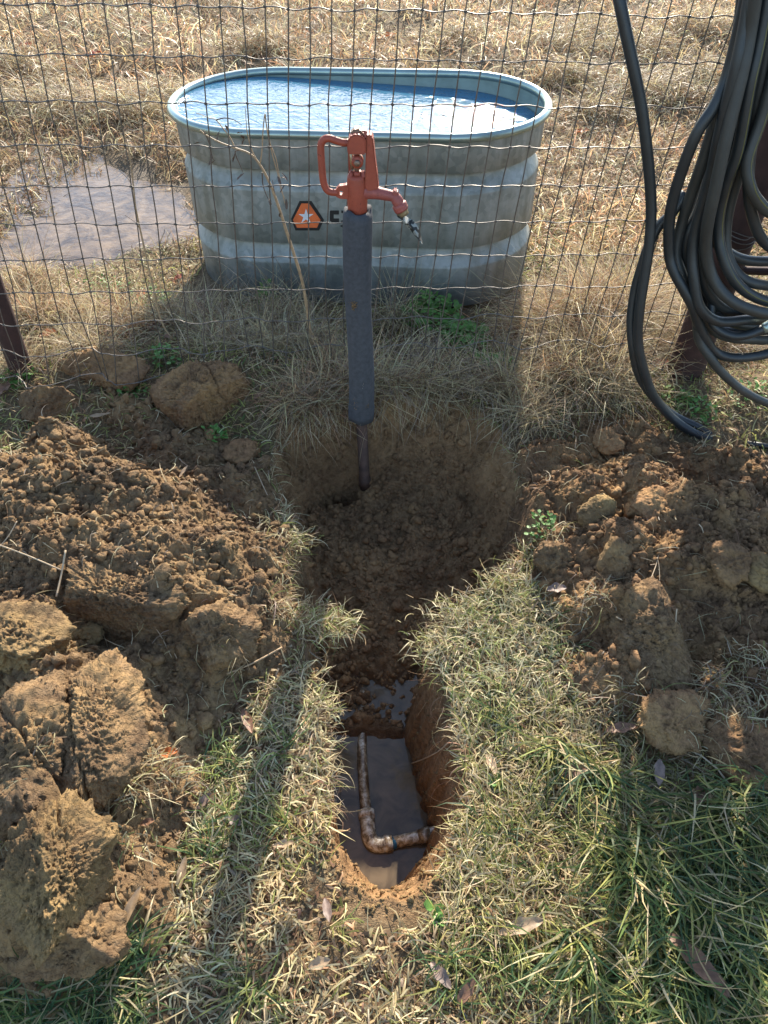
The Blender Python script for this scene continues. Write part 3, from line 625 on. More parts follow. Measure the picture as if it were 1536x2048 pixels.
# foam sleeve (slightly uneven)
nS, nR = 40, 32; Vv = []; rg = np.random.default_rng(4)
for i in range(nR + 1):
    t = i / nR; c = hb + (ht - hb) * t + np.array([.0025 * math.sin(t * 7), 0, 0])
    for j in range(nS):
        th = 2 * math.pi * j / nS; r = .0352 + .0012 * math.sin(t * 9) + .0012 * math.sin(3 * th + t * 5) + (.003 * math.sin(2 * th + 1) if t < .08 else 0)
        if i == nR: r -= .003
        Vv.append(c + np.array([r * math.cos(th), r * math.sin(th), (.004 * math.sin(th * 2) + .003 * math.sin(5 * th)) * (i in (0, nR))]))
for j in range(nS):
    th = 2 * math.pi * j / nS; Vv.append(ht + np.array([.0245 * math.cos(th), .0245 * math.sin(th), -.004]))
Ff = []; ss = []; k_ = 0
for i in range(nR + 1):
    for j in range(nS): j2 = (j + 1) % nS; Ff += [i * nS + j, i * nS + j2, (i + 1) * nS + j2, (i + 1) * nS + j]; ss.append(k_); k_ += 4
Ff += list(range(nS))[::-1]; ss.append(k_)
sl = link('foam_sleeve', npmesh('foam_sleeve', np.array(Vv), Ff, ss), M['foam'], hyd, True)
for a, b, s in ((689, 420, .010), (694, 417, .007), (740, 417, .009), (745, 421, .008), (735, 423, .006)):
    crumbs('torn_foam', np.array([hp(a, b, -.008)]), np.array([s]), M['foamcut'], 3, .12).parent = sl
for ch in sl.children: ch.matrix_parent_inverse = hyd.matrix_basis.inverted(); ch.parent = hyd
for (a, b, w, h_, n_) in ((709, 598, .009, .012, 60), (716, 792, .010, .020, 50), (735, 800, .006, .012, 20)):
    q = rng.normal(size=(n_, 2)) * .5; pts_ = [hp(a, b) + np.array([u * w, -math.sqrt(max(.0350 ** 2 - (hp(a, b)[0] + u * w - (hb + (ht - hb) * (hp(a, b)[2] - hb[2]) / (ht[2] - hb[2]))[0]) ** 2, 0)) - .0005, v * h_]) for u, v in q]
    o_ = crumbs('mud_smear', np.array(pts_), np.full(n_, .0017), M['dirt'], 1); o_.parent = hyd; o_.matrix_parent_inverse = hyd.matrix_basis.inverted()
# standpipe below
pb = PY(731, 985, HY) ; pb = np.array([hb[0] + (pb[0] - hb[0]) * 1.0, HY, -.24])
revolve('riser_pipe', hb + (hb - ht) * -.05, pb - hb, [(0, .0165), (.27, .0165), (.272, .0195), (.30, .0195), (.302, .0172), (.36, .0172)], M['pipe'], hyd, 24)
# casting: barrel
cb = ht - ax * .012
revolve('head_barrel', cb, ax, [(0, .0225), (.020, .0235), (.045, .0245), (.070, .0235), (.085, .0225), (.092, .0215), (.094, .016)], M['redpaint'], hyd, 28)
plate('yoke_arm', XZ([(735,378),(758,372),(755,345),(751,315),(748,285),(746,270),(741,264),(736,263),(733,268),(732,300),(731,345),(730,370)]), HY - .017, HY + .017, M['redpaint'], hyd, .004)
plate('yoke_arm', XZ([(697,352),(702,352),(701,330),(700,300),(699,280),(695,280),(696,310)]), HY + .006, HY + .018, M['redpaint'], hyd, .002)
# cap block over the pivot
plate('lever_hub', XZ([(697,302),(733,303),(733,271),(728,268),(722,264),(714,262),(705,264),(699,269),(696,278),(695,290)]), HY - .022, HY + .014, M['redpaint'], hyd, .004)
cam_ = plate('cam_plate', XZ([(700,268),(704,260),(712,256),(720,258),(725,262),(725,269),(715,266)]), HY - .006, HY + .018, M['bolt'], hyd, .003)
plate('cap_bracket', XZ([(722,272),(734,272),(734,257),(723,257),(723,260),(729,260),(729,268),(722,268)]), HY - .014, HY + .016, M['redfade'], hyd, .0015)
# link, ball clamp and bolt
sweep('lift_rod', [hp(714, 352), hp(714, 330), hp(714, 318), hp(713, 296)], .0062, M['bolt'], hyd, 10)
revolve('rod_clamp', hp(714.5, 326, -.020), (0, 1, 0), [(0, .010), (.003, .0135), (.020, .0135), (.030, .011)], M['redpaint'], hyd, 20)
revolve('clamp_bolt', hp(714, 328, -.026), (0, 1, 0), [(0, .006), (.002, .0078), (.008, .0078)], M['bolt'], hyd, 6)
sweep('brass_link', [hp(702, 300, .004), hp(703, 318, .006), hp(705, 338, .004)], .0045, M['brass'], hyd, 8)
for a in (702, 727): plate('lug', XZ([(a - 5,352),(a + 4,352),(a + 4,342),(a + 1,337),(a - 3,340)]), HY - .014, HY - .002, M['redfade'], hyd, .002)
revolve('packing_nut', hp(714.5, 350), ax, [(-.004, .0125), (.008, .0125), (.010, .009)], M['redpaint'], hyd, 6)
# lever handle: a bent flat bar
lev = catmull([hp(697,285,-.004), hp(686,285,-.005), hp(672,281,-.006), hp(660,277,-.006), hp(650,278,-.006), hp(643,286,-.006), hp(641.5,298,-.006), hp(643,325,-.006), hp(645,350,-.006), hp(648,368,-.006), hp(654,380,-.006), hp(663,384.5,-.006), hp(676,385,-.006)], 4)
sweep('lever_handle', lev, .0083, M['redpaint'], hyd, 8, flat=.95)
# catch lug with its hole (a ring plate)
bm = bmesh.new(); cc_ = hp(683, 382); out = XZ([(672,389),(672,376),(679,368),(690,367),(699,363),(699,394),(690,394),(680,393)])
cx_, cz_ = cc_[0], cc_[2]; hole_ = []; 
ring_o = []; ring_i = []
for i in range(24):
    a = 2 * math.pi * i / 24; dx, dz = math.cos(a), math.sin(a); best = 1
    for q in range(len(out)):
        (x1, z1), (x2, z2) = out[q], out[(q + 1) % len(out)]; den = dx * (z2 - z1) - dz * (x2 - x1)
        if abs(den) < 1e-9: continue
        t = ((x1 - cx_) * (z2 - z1) - (z1 - cz_) * (x2 - x1)) / den; u = ((x1 - cx_) * dz - (z1 - cz_) * dx) / den
        if t > 0 and -1e-6 <= u <= 1.000001: best = min(best, t)
    ring_o.append((cx_ + dx * best, cz_ + dz * best)); ring_i.append((cx_ + dx * .0048, cz_ + dz * .0048))
y0_, y1_ = HY - .012, HY + .002; Vr = [(x, y0_, z) for x, z in ring_o] + [(x, y0_, z) for x, z in ring_i] + [(x, y1_, z) for x, z in ring_o] + [(x, y1_, z) for x, z in ring_i]; Fr = []
for i in range(24):
    j = (i + 1) % 24; Fr += [[i, j, 24 + j, 24 + i], [48 + i, 72 + i, 72 + j, 48 + j], [i, 48 + i, 48 + j, j], [24 + i, 24 + j, 72 + j, 72 + i]]
me = bpy.data.meshes.new('catch_lug'); me.from_pydata(Vr, [], Fr); me.update(); link('catch_lug', me, M['redpaint'], hyd)
# spout
sweep('spout', catmull([hp(728,382), hp(745,384), hp(765,388,-.004), hp(780,391,-.006), hp(789,394,-.008), hp(795,402,-.01), hp(799,412,-.011)], 4), np.interp(np.linspace(0, 1, 25), [0, .3, .6, .8, 1], [.0185, .0135, .0120, .0140, .0135]), M['redfade'], hyd, 14)
plate('spout_boss', XZ([(783,384),(786,377),(791,374),(796,377),(798,388),(800,398),(792,398)]), HY - .018, HY + .004, M['redfade'], hyd, .003)
sa = nrm(hp(806, 428, -.012) - hp(794, 402, -.010))
rg_ = revolve('spout_ring', hp(797, 406, -.010), sa, [(0, .0135), (.003, .0175), (.009, .0180), (.012, .0165), (.014, .0175), (.019, .0160)], M['redfade'], hyd, 18)
revolve('hose_nozzle', hp(801, 417, -.0115), sa, [(0, .0145), (.005, .0150), (.006, .0138), (.010, .0145), (.012, .0135), (.017, .0140), (.018, .011)], M['brass'], hyd, 20)
# torn patterned strip hanging from the nozzle
Lp = [(799,428),(809,430),(817,436),(826,441),(834,451),(840,462),(842,472),(845,484)]; Rp = [(793,432),(803,440),(809,448),(815,455),(822,462),(829,471),(836,478),(844,486)]
Vs = []; 
for i, (a, b) in enumerate(zip(Lp, Rp)):
    w = .006 * math.sin(i * 1.3); p, q = hp(a[0], a[1], -.012 + w), hp(b[0], b[1], -.022 - w); mdl = (p + q) / 2 + np.array([0, -.010 + .003 * math.cos(i * 2), 0]); Vs += [p, mdl, q]
n = len(Lp); Vs += [v + np.array([.0, .0012, 0]) for v in Vs]; Fs = []
for i in range(n - 1):
    for j in (0, 1):
        a = i * 3 + j; Fs += [[a, a + 1, a + 4, a + 3], [3 * n + a, 3 * n + a + 3, 3 * n + a + 4, 3 * n + a + 1]]
me = bpy.data.meshes.new('torn_strip'); me.from_pydata([tuple(v) for v in Vs], [], Fs); me.update()
tag(link('torn_strip', me, M['camo']), 'torn black and grey patterned strip hanging from the hydrant spout', 'strip')

# ------------------------------------------------------------------ hoses on the right post
def PP(L): return np.array([PY(a, b, c) for a, b, c in L])
coil = empty('hose_coil', (cR[0], 1.92, 1.35), 'thick coil of black rubber hose hung on the rusty right post', 'hose')
def loop(left, bottom_y, right_x, Y, r=.0135, m='rubber', back=True, stripe=False, wob=0):
    r = r + .0003; L = [(x, y, Y + .015 * math.sin(i * 1.1 + wob)) for i, (x, y) in enumerate(left)]
    if back:
        x0, y0 = left[-1]; Ls_ = [((x0 + right_x) / 2, bottom_y + 6), (right_x, bottom_y - 60), (right_x + 70, bottom_y - 330), (right_x + 50, 20), (right_x - 20, -190), (left[0][0] + 55, -230), (left[0][0] + 15, -110)]
        L = L + [(a, b, Y + .05) for a, b in Ls_]; L.append((left[0][0], left[0][1], Y))
    P = catmull(PP(L), 7); o = sweep('hose_loop', P, r, M[m], coil, 12)
    if stripe: 
        c = np.array([.45, -.88, .15]); sweep('stripe', P + nrm(c) * (r - .0008), .0016, M['yellow'], o, 5)
    return o
R_ = 'rubber'
loop([(1500,-40),(1478,60),(1455,150),(1430,210),(1394,266),(1363,344),(1341,423),(1338,500),(1347,540),(1368,580),(1385,612),(1402,660),(1432,705),(1487,715)], 690, 1640, 1.87, m='rubber', wob=.3)
loop([(1490,-40),(1475,80),(1460,140),(1439,211),(1407,317),(1384,383),(1363,449),(1352,505),(1362,545),(1380,585),(1398,625),(1420,655),(1450,672),(1490,678)], 668, 1620, 1.90, m='rubber2', wob=1.2)
loop([(1505,-40),(1488,60),(1471,140),(1440,264),(1418,370),(1394,449),(1385,505),(1388,560),(1400,615),(1435,642),(1490,640)], 625, 1600, 1.86, m='rubber', wob=2.1)
loop([(1515,-40),(1500,60),(1485,140),(1455,264),(1432,370),(1415,450),(1412,500),(1421,545),(1440,580),(1470,606),(1510,622),(1550,628)], 615, 1640, 1.84, m='rubber2', wob=.7, r=.0145)
loop([(1540,-40),(1520,80),(1500,170),(1476,300),(1452,370),(1440,420),(1437,470),(1446,515),(1468,560),(1502,590),(1550,606)], 598, 1650, 1.87, m='rubber', stripe=True, wob=1.9)
loop([(1560,-40),(1535,90),(1515,200),(1490,310),(1462,400),(1452,460),(1455,510),(1480,553),(1525,570)], 560, 1640, 1.91, m='rubber2', wob=2.9)
loop([(1520,-40),(1508,90),(1492,190),(1462,300),(1442,380),(1425,440),(1430,480),(1455,505),(1490,520),(1540,523)], 515, 1660, 1.93, m='rubber', wob=3.5)
loop([(1590,-40),(1560,100),(1525,230),(1495,320),(1500,370),(1516,402),(1550,430)], 430, 1660, 1.86, m='rubber2', stripe=True, wob=.2)
loop([(1570,-40),(1540,120),(1520,230),(1500,310),(1498,390),(1510,450),(1530,485),(1560,500)], 488, 1680, 1.89, m='rubber', wob=.9)
loop([(1495,-40),(1482,60),(1466,160),(1446,240),(1424,330),(1402,410),(1376,470),(1371,530),(1385,600),(1399,645),(1428,630),(1480,632)], 622, 1610, 1.93, m='rubber', wob=4)
loop([(1508,-40),(1492,60),(1478,140),(1447,240),(1424,310),(1404,390),(1378,450),(1366,510),(1376,560),(1393,610),(1415,650),(1450,662),(1500,662)], 655, 1630, 1.95, m='rubber2', wob=1.7)
loop([(1525,-40),(1506,60),(1490,150),(1466,250),(1446,340),(1428,420),(1402,470),(1400,520),(1412,575),(1440,612),(1480,628),(1540,640)], 636, 1650, 1.90, m='rubber', wob=2.5)
loop([(1518,-40),(1500,100),(1480,200),(1452,290),(1430,350),(1404,430),(1390,480),(1392,530),(1408,590),(1432,626),(1475,648),(1540,652)], 648, 1640, 1.955, m='rubber', wob=.5)
# hose tail with silver coupling at the bottom of the coil
P = catmull(PP([(1425,600,1.90),(1422,635,1.88),(1438,660,1.86),(1468,672,1.85),(1500,668,1.85),(1528,657,1.85)]), 6); tl = sweep('hose_loop', P, .0125, M['rubber'], coil, 12)
cpl = nrm(PY(1550, 646, 1.85) - PY(1526, 658, 1.85)); revolve('hose_coupling', PY(1526, 658, 1.85), cpl, [(0, .0135), (.008, .015), (.022, .015), (.024, .017), (.04, .017), (.042, .014)], M['rim'], coil, 16)
# dark gathering strap
hs = empty('hanging_hose', tuple(PY(1238, -30, 1.9)), 'single black hose hanging down left of the coil, doubled at the ground', 'hose')
s1 = PP([(1215,-160,1.98),(1228,-60,1.95),(1240,5,1.93),(1252,65,1.92),(1268,140,1.91),(1283,215,1.905),(1294,300,1.90),(1301,380,1.90),(1302,440,1.895),(1297,500,1.885),(1288,560,1.875),(1279,620,1.865),(1276,680,1.86),(1286,735,1.855),(1306,790,1.855),(1340,832,1.86),(1382,862,1.87),(1420,880,1.875)])
s1[-1] = PZ(1420, 880, .03); s1[-2] = PZ(1380, 862, .055)
sweep('hose_strand', catmull(s1, 6), .0135, M['rubber'], hs, 14)
s2 = PP([(1372,385,1.93),(1345,425,1.92),(1318,452,1.92),(1298,490,1.91),(1284,530,1.905),(1270,580,1.90),(1262,640,1.885),(1266,700,1.87),(1280,755,1.87),(1312,800,1.875),(1350,832,1.885),(1400,862,1.895),(1440,880,1.9)])
s2[-1] = PZ(1436, 884, .02); s2[-2] = PZ(1402, 858, .05)
sweep('hose_strand', catmull(s2, 6), .0125, M['rubber'], hs, 14)
s3 = PP([(1392,600,1.88),(1393,640,1.87),(1398,680,1.87),(1421,716,1.86),(1447,748,1.86),(1487,782,1.86),(1540,808,1.87),(1620,830,1.9),(1750,845,1.98)])
tag(sweep('ground_hose', catmull(s3, 6), .0125, M['rubber2']), 'black hose with a faint yellow stripe trailing from the coil to the right edge', 'hose')
o = sweep('hose_end', [hit(1490, 893) + [0, 0, .012], hit(1520, 897) + [0, 0, .012], hit(1560, 903) + [0, 0, .012], hit(1620, 908) + [0, 0, .012]], .009, M['rubber'], None, 10)
tag(o, 'short dark hose tip lying on the dirt at the right edge', 'hose')

# ------------------------------------------------------------------ buried water pipe
pv = empty('water_pipe', tuple(PZ(738, 1680, WZ)), 'muddy white plastic water pipe with an elbow in the trench water', 'water pipe')
e0 = PZ(736, 1660, WZ + .006); e1 = PZ(738, 1688, WZ + .005)
sweep('long_pipe', [PZ(727, 1385, WZ - .008), PZ(725, 1470, WZ - .007), PZ(724, 1500, WZ - .003), PZ(725, 1530, WZ + .003), PZ(729, 1590, WZ + .006), e0], .0133, M['pvc2'], pv, 16)
el = sweep('elbow', catmull([PZ(733, 1628, WZ + .004), PZ(735.5, 1650, WZ + .005), PZ(738, 1671, WZ + .006), PZ(746, 1686, WZ + .006), PZ(760, 1690, WZ + .005), PZ(778, 1687, WZ + .005)], 4), .0178, M['pvc'], pv, 18)
for a, b in (((732.5, 1622), (734, 1636)), ((770, 1688.5), (784, 1686))): sweep('elbow_socket', [PZ(a[0], a[1], WZ + .005), PZ(b[0], b[1], WZ + .005)], .0198, M['pvc'], el, 18)
sweep('primer_band', [PZ(784, 1686, WZ + .005), PZ(792, 1685, WZ + .005)], .0150, M['primer'], pv, 16)
sweep('short_pipe', [PZ(782, 1686, WZ + .005), PZ(830, 1676, WZ + .010), PZ(872, 1664, WZ + .020), PZ(900, 1656, WZ + .026)], .0142, M['pvc'], pv, 16)
sweep('coupling', [PZ(838, 1674, WZ + .011), PZ(862, 1667, WZ + .017)], .0172, M['pvc2'], pv, 16)

# ------------------------------------------------------------------ dry weed stalk in front of the tank
wd = empty('dry_weed', tuple(hit(625, 690)), 'tall brown dried weed leaning left across the steel tank behind the fence', 'dry weed')
WY = 2.12
def W(L, Y=WY): return catmull(np.array([PY(a, b, Y) for a, b in L]), 5)
stem = W([(626,706),(617,640),(606,570),(590,515),(572,460),(556,410),(540,368),(520,330),(500,308),(470,296),(440,285),(412,270),(400,260)])
sweep('stem', stem, np.linspace(.0052, .0016, len(stem)), M['strawstem'], wd, 7)
for L in ([(520,330),(508,310),(500,290),(494,262),(492,238),(491,216)], [(520,330),(524,300),(526,262),(530,228),(533,250),(540,285),(552,318),(560,360),(568,400),(572,410)],
          [(530,228),(535,265),(545,310),(556,350),(562,380),(570,398)], [(470,296),(460,275),(447,258),(432,240),(418,236),(404,230),(392,226)],
          [(432,240),(450,236),(468,240),(484,250)], [(478,300),(470,305),(480,330),(486,345)], [(524,345),(526,370),(535,395),(540,400)], [(408,262),(418,285),(425,315),(428,320)],
          [(556,410),(548,380),(545,360)]):
    P = W(L); sweep('branch', P, np.linspace(.0018, .0008, len(P)), M['darkstem'] if len(L) < 6 else M['strawstem'], wd, 5)
def leafmesh(L, Wd, curl, seed, fold=.25, lobes=False):
    rg = np.random.default_rng(seed); n = 10; V = []; F = []
    for i in range(n + 1):
        t = i / n; w = Wd * .5 * math.sin(math.pi * min(1, t * .96 + .04)) ** .8 * (1 + (.45 * math.sin(i * 2.4 + seed) if lobes else .08 * math.sin(i * 1.7 + seed)))
        a = curl * (t - .3); x = L * t * math.cos(a * .5) ; z = L * .35 * math.sin(a) + rg.normal() * L * .01
        for s in (-1, -.5, 0, .5, 1): V.append((x, s * w, z + abs(s) * w * fold * 2 * (1 + .4 * math.sin(i * 1.3 + s * 2)) + rg.normal() * L * .006))
    for i in range(n):
        for j in range(4): a = i * 5 + j; F.append([a, a + 1, a + 6, a + 5])
    me = bpy.data.meshes.new('leaf'); me.from_pydata(V, [], F); me.update(); return me
for i, (a, b) in enumerate([(484,262),(487,272),(482,268),(556,352),(566,345),(570,352),(568,368),(572,400),(538,396),(486,345),(422,312),(428,318),(404,280),(560,425),(468,306),(436,262),(452,248)]):
    l = link('withered_leaf', leafmesh(.028, .008, 1.6, i), M['darkstem'], wd, True); l.matrix_parent_inverse = wd.matrix_basis.inverted(); l.location = PY(a, b, WY - .004); l.rotation_euler = (rng.uniform(-1, 1), rad(70 + rng.uniform(-25, 30)), rng.uniform(0, 6))
# thin bent stalk left of the tank
w2 = empty('dry_stalk', tuple(hit(330, 690)), 'thin bent grey stalk standing left of the tank behind the fence', 'dry stalk')
P = catmull(np.array([PY(a, b, 2.15) for a, b in [(345,680),(322,640),(303,560),(285,480),(272,420),(268,385),(262,330),(255,290),(243,250),(235,220)]]), 4); sweep('stem', P, np.linspace(.0035, .0014, len(P)), M['strawstem'], w2, 6)
for L in ([(268,385),(258,360),(240,342)], [(285,480),(275,450),(250,430)]): sweep('branch', catmull(np.array([PY(a, b, 2.15) for a, b in L]), 4), .001, M['darkstem'], w2, 5)

# ------------------------------------------------------------------ grass
PAL = {'straw': (.54,.43,.235), 'pale': (.72,.63,.38), 'olive': (.31,.32,.10), 'green': (.13,.20,.065), 'brown': (.25,.155,.085), 'grey': (.38,.30,.21), 'gold': (.56,.34,.19), 'dkgreen': (.08,.145,.065), 'lime': (.42,.43,.14)}
def pick(n, probs):
    k = list(probs); p = np.array([probs[q] for q in k], float); p /= p.sum(); c = np.array([PAL[q] for q in k])[rng.choice(len(k), n, p=p)]
    return np.clip(c * rng.uniform(.72, 1.2, (n, 1)) * (1 + rng.normal(size=(n, 3)) * .04), 0, 1)
def lawn_ok(x, y): return (sdist(HOLE, x, y) < -.004) & (heap(x, y) < ground(x, y) + .012) & (sdist(bare, x, y) < -.01)
def frust(x, y, m=.08): return (np.abs(x) < .60 + .385 * y + m) 
def put(x, y, up=0.0): return np.stack([x, y, top(x, y) + up], 1)
def lawn(name, n, x0, x1, y0, y1, L, Wd, probs, pitch=(.0, .9), ok=lawn_ok, extra=None, up=(0, .012), headmean=None, hs=3.2, segs=3):
    x = rng.uniform(x0, x1, n); y = rng.uniform(y0, y1, n); k = ok(x, y) & frust(x, y)
    if extra is not None: k &= extra(x, y)
    x, y = x[k], y[k]; N = len(x); h = 9 * fbm(x * 7, y * 7, s=90, oct=2) + rng.normal(0, 1.3, N) if headmean is None else rng.normal(headmean, hs, N)
    p = rng.uniform(*pitch, N); l = L * rng.uniform(.4, 1.5, N)
    return tag(blades(name, put(x, y) + np.stack([0 * x, 0 * x, rng.uniform(*up, N)], 1), h, p, -rng.uniform(.1, 2.6, N), l, Wd * rng.uniform(.6, 1.3, N), np.clip(pick(N, probs) * (1 + .55 * fbm(x * 1.3, y * 1.3, s=93, oct=4))[:, None] * (1 + .12 * fbm(x * 2, y * 2, s=95)[:, None] * np.array([1, 0, -1])), 0, 1), segs, hbend=rng.normal(0, 1.0, N)), kind='stuff')
gn = lambda x, y: fbm(x * 4, y * 4, s=77, oct=3)
thin = lambda x, y: fbm(x * 11, y * 11, s=79, oct=3) > -.22 + .30 * rng.random(len(x))
lawn('thatch', 16000, -.9, 1.1, .22, 1.5, .018, .0062, {'brown': 4, 'gold': 1.5, 'straw': 3, 'pale': 1, 'grey': 2}, (-.2, .3), up=(0, .010), segs=2)
lawn('mown_grass', 56000, -.9, 1.1, .22, 1.5, .034, .0042, {'straw': 5, 'pale': 4, 'olive': .7, 'brown': 2, 'grey': 1.2, 'gold': 1}, (-.15, .6), extra=thin, up=(0, .016))
lawn('mown_grass', 20000, -.9, 1.1, .22, 1.5, .049, .0036, {'straw': 4, 'pale': 4.5, 'olive': 1.2, 'brown': 1}, (.0, 1.0), extra=thin, segs=4)
lawn('mown_grass', 14000, -.9, 1.1, .22, 1.5, .046, .0030, {'straw': 2, 'pale': 2, 'olive': 3, 'lime': 1.2, 'green': .8}, (.05, 1.1), extra=lambda x, y: gn(x, y) > .05)
# right strip, greener
lawn('green_grass', 11000, .12, .75, .45, 1.5, .048, .0034, {'olive': 1.6, 'lime': 2.5, 'pale': 5, 'straw': 3, 'green': .5}, (.1, 1.1))
GC = [(PZ(a, b)[:2], r) for a, b, r in [(1350,1800,.13),(1450,1650,.12),(1470,1880,.16),(1200,1560,.05),(1120,1500,.04),(1250,1700,.07),(1150,1900,.05),(1330,1990,.12),(1500,1560,.07)]]
def green_zone(x, y): return np.maximum.reduce([1 - np.hypot(x - c[0], y - c[1]) / r for c, r in GC]) > rng.random(len(x)) * .6
lawn('long_green_grass', 24000, .2, 1.0, .22, 1.1, .13, .0052, {'green': 3, 'dkgreen': 2.5, 'olive': 2.2, 'lime': 2, 'pale': 1.2, 'straw': .8}, (.1, 1.1), extra=green_zone, headmean=-1.9, hs=.9, segs=5)
GC2 = [(PZ(a, b)[:2], r) for a, b, r in [(430,1530,.04),(470,1620,.05),(420,1700,.05),(500,1980,.05),(60,2000,.09),(40,1700,.05),(560,1500,.03),(980,1660,.05),(1010,1920,.06),(900,1960,.05),(860,1230,.03),(1000,1440,.06),(560,1650,.04)]]
def green2(x, y): return np.maximum.reduce([1 - np.hypot(x - c[0], y - c[1]) / r for c, r in GC2]) > rng.random(len(x)) * .7
lawn('green_grass', 30000, -.7, .8, .22, 1.5, .085, .0034, {'green': 3, 'olive': 3, 'dkgreen': 1.5, 'lime': 1.5}, (.2, 1.2), extra=green2, segs=4)
lawn('green_grass', 2600, -.75, -.36, .22, .41, .08, .004, {'green': 3, 'olive': 2, 'dkgreen': 2, 'straw': 2}, (.2, 1.2), ok=lambda x, y: heap(x, y) < ground(x, y) + .07, segs=4)
# sparse straw and sod roots on the piles
def on_heap(x, y): return heap(x, y) > ground(x, y)
lawn('straw_litter', 3200, -1.1, 1.2, .3, 2.1, .05, .0022, {'straw': 3, 'pale': 2, 'brown': 1.5, 'grey': 2}, (-.2, .5), ok=on_heap, up=(.004, .018), segs=4)
# sods with turf along pile feet
SOD = [(PZ(a, b, .04)[:2], r) for a, b, r in [(590,1090,.05),(640,1250,.06),(700,1270,.04),(560,1230,.05),(480,1320,.04),(1100,1200,.05),(1180,1230,.05),(1240,1420,.08),(1350,1420,.09),(1450,1400,.10),(1400,1500,.10),(1500,1350,.07),(240,1600,.07),(150,1600,.06),(280,1700,.04),(1090,1080,.05),(330,1560,.06),(20,1690,.05),(540,1380,.06)]]
def sodz(x, y): return (np.maximum.reduce([1 - np.hypot(x - c[0], y - c[1]) / r for c, r in SOD]) > rng.random(len(x)) * .8) & (sdist(HOLE, x, y) < .012)
lawn('sod_grass', 90000, -1.1, 1.2, .3, 1.7, .05, .0028, {'straw': 4, 'pale': 2.5, 'brown': 2.5, 'olive': 1, 'grey': 1.5}, (-.3, .9), ok=sodz, up=(.0, .03), segs=4)
# blades and roots hanging over the rim of the hole
def rim_pts(n):
    seg = rng.integers(0, len(HOLE), n); t = rng.random(n); A = HOLE[seg]; B = HOLE[(seg + 1) % len(HOLE)]; P = A + (B - A) * t[:, None]; c = HOLE.mean(0)
    return P, seg
P, seg = rim_pts(2600); d = np.stack([rng.normal(0, .014, len(P)), rng.normal(0, .014, len(P))], 1); P = P + d
dz = sdist(HOLE, P[:, 0], P[:, 1]); k = (dz < .014) & (dz > -.035) & (P[:, 1] > .66) & (fbm(P[:, 0] * 12, P[:, 1] * 12, s=66, oct=2) > -.15); P = P[k]
eps = .01; gx = sdist(HOLE, P[:, 0] + eps, P[:, 1]) - sdist(HOLE, P[:, 0] - eps, P[:, 1]); gy = sdist(HOLE, P[:, 0], P[:, 1] + eps) - sdist(HOLE, P[:, 0], P[:, 1] - eps)
hh = np.arctan2(gy, gx) + rng.normal(0, 1.5, len(P)); N = len(P)
zt = np.maximum(top(P[:, 0], P[:, 1]), -.02)
tag(blades('rim_grass', np.stack([P[:, 0], P[:, 1], zt + rng.uniform(-.01, .012, N)], 1), hh, rng.uniform(-.2, .9, N), -rng.uniform(.4, 2.2, N), rng.uniform(.02, .075, N), rng.uniform(.0014, .003, N), pick(N, {'straw': 4, 'pale': 3, 'brown': 2, 'olive': 2, 'grey': 1}), 4, hbend=rng.normal(0, .5, N)), kind='stuff')

def tuft(px, py, n, spread, hd, L, probs):
    c = PZ(px, py, .0); b = np.stack([c[0] + rng.normal(0, spread, n), c[1] + rng.normal(0, spread * .7, n), np.zeros(n)], 1); b[:, 2] = rng.uniform(-.012, .022, n) + np.exp(-((b[:, 0] - c[0]) ** 2 + (b[:, 1] - c[1]) ** 2) / spread ** 2) * .015
    return tag(blades('rim_tuft', b, rng.normal(hd, 1.1, n), rng.uniform(-.2, 1.0, n), -rng.uniform(.2, 2.2, n), rng.uniform(.018, .062, n) * rng.uniform(.6, 1.2, n), rng.uniform(.0018, .0036, n), pick(n, probs), 5, hbend=rng.normal(0, .8, n)), kind='stuff')
TP = {'straw': 4, 'pale': 4, 'olive': 2, 'brown': 2, 'lime': 1}
tuft(662, 1255, 330, .030, .1, .07, TP); tuft(630, 1240, 220, .035, .5, .06, TP); tuft(585, 1085, 190, .034, -.1, .06, TP); tuft(880, 1295, 200, .030, 3.0, .06, TP); tuft(915, 1235, 200, .040, 2.6, .06, TP); tuft(640, 1420, 110, .025, 0, .05, TP)
tuft(1015, 1170, 160, .040, 2.2, .06, TP); tuft(940, 1740, 110, .03, 2.8, .06, TP)
P, _ = rim_pts(420); P = P[(P[:, 1] > .62)]; sd0 = sdist(HOLE, P[:, 0], P[:, 1]); N = len(P); gx = sdist(HOLE, P[:, 0] + .01, P[:, 1]) - sdist(HOLE, P[:, 0] - .01, P[:, 1]); gy = sdist(HOLE, P[:, 0], P[:, 1] + .01) - sdist(HOLE, P[:, 0], P[:, 1] - .01)
tag(blades('hanging_roots', np.stack([P[:, 0] + gx * .3, P[:, 1] + gy * .3, rng.uniform(-.10, -.01, N)], 1), np.arctan2(gy, gx) + rng.normal(0, .6, N), rng.uniform(-1.2, .5, N), rng.normal(-.6, 1.4, N), rng.uniform(.03, .10, N), rng.uniform(.0009, .0018, N), pick(N, {'gold': 3, 'straw': 3, 'brown': 3}), 7, hbend=rng.normal(0, 2.0, N)), kind='stuff')

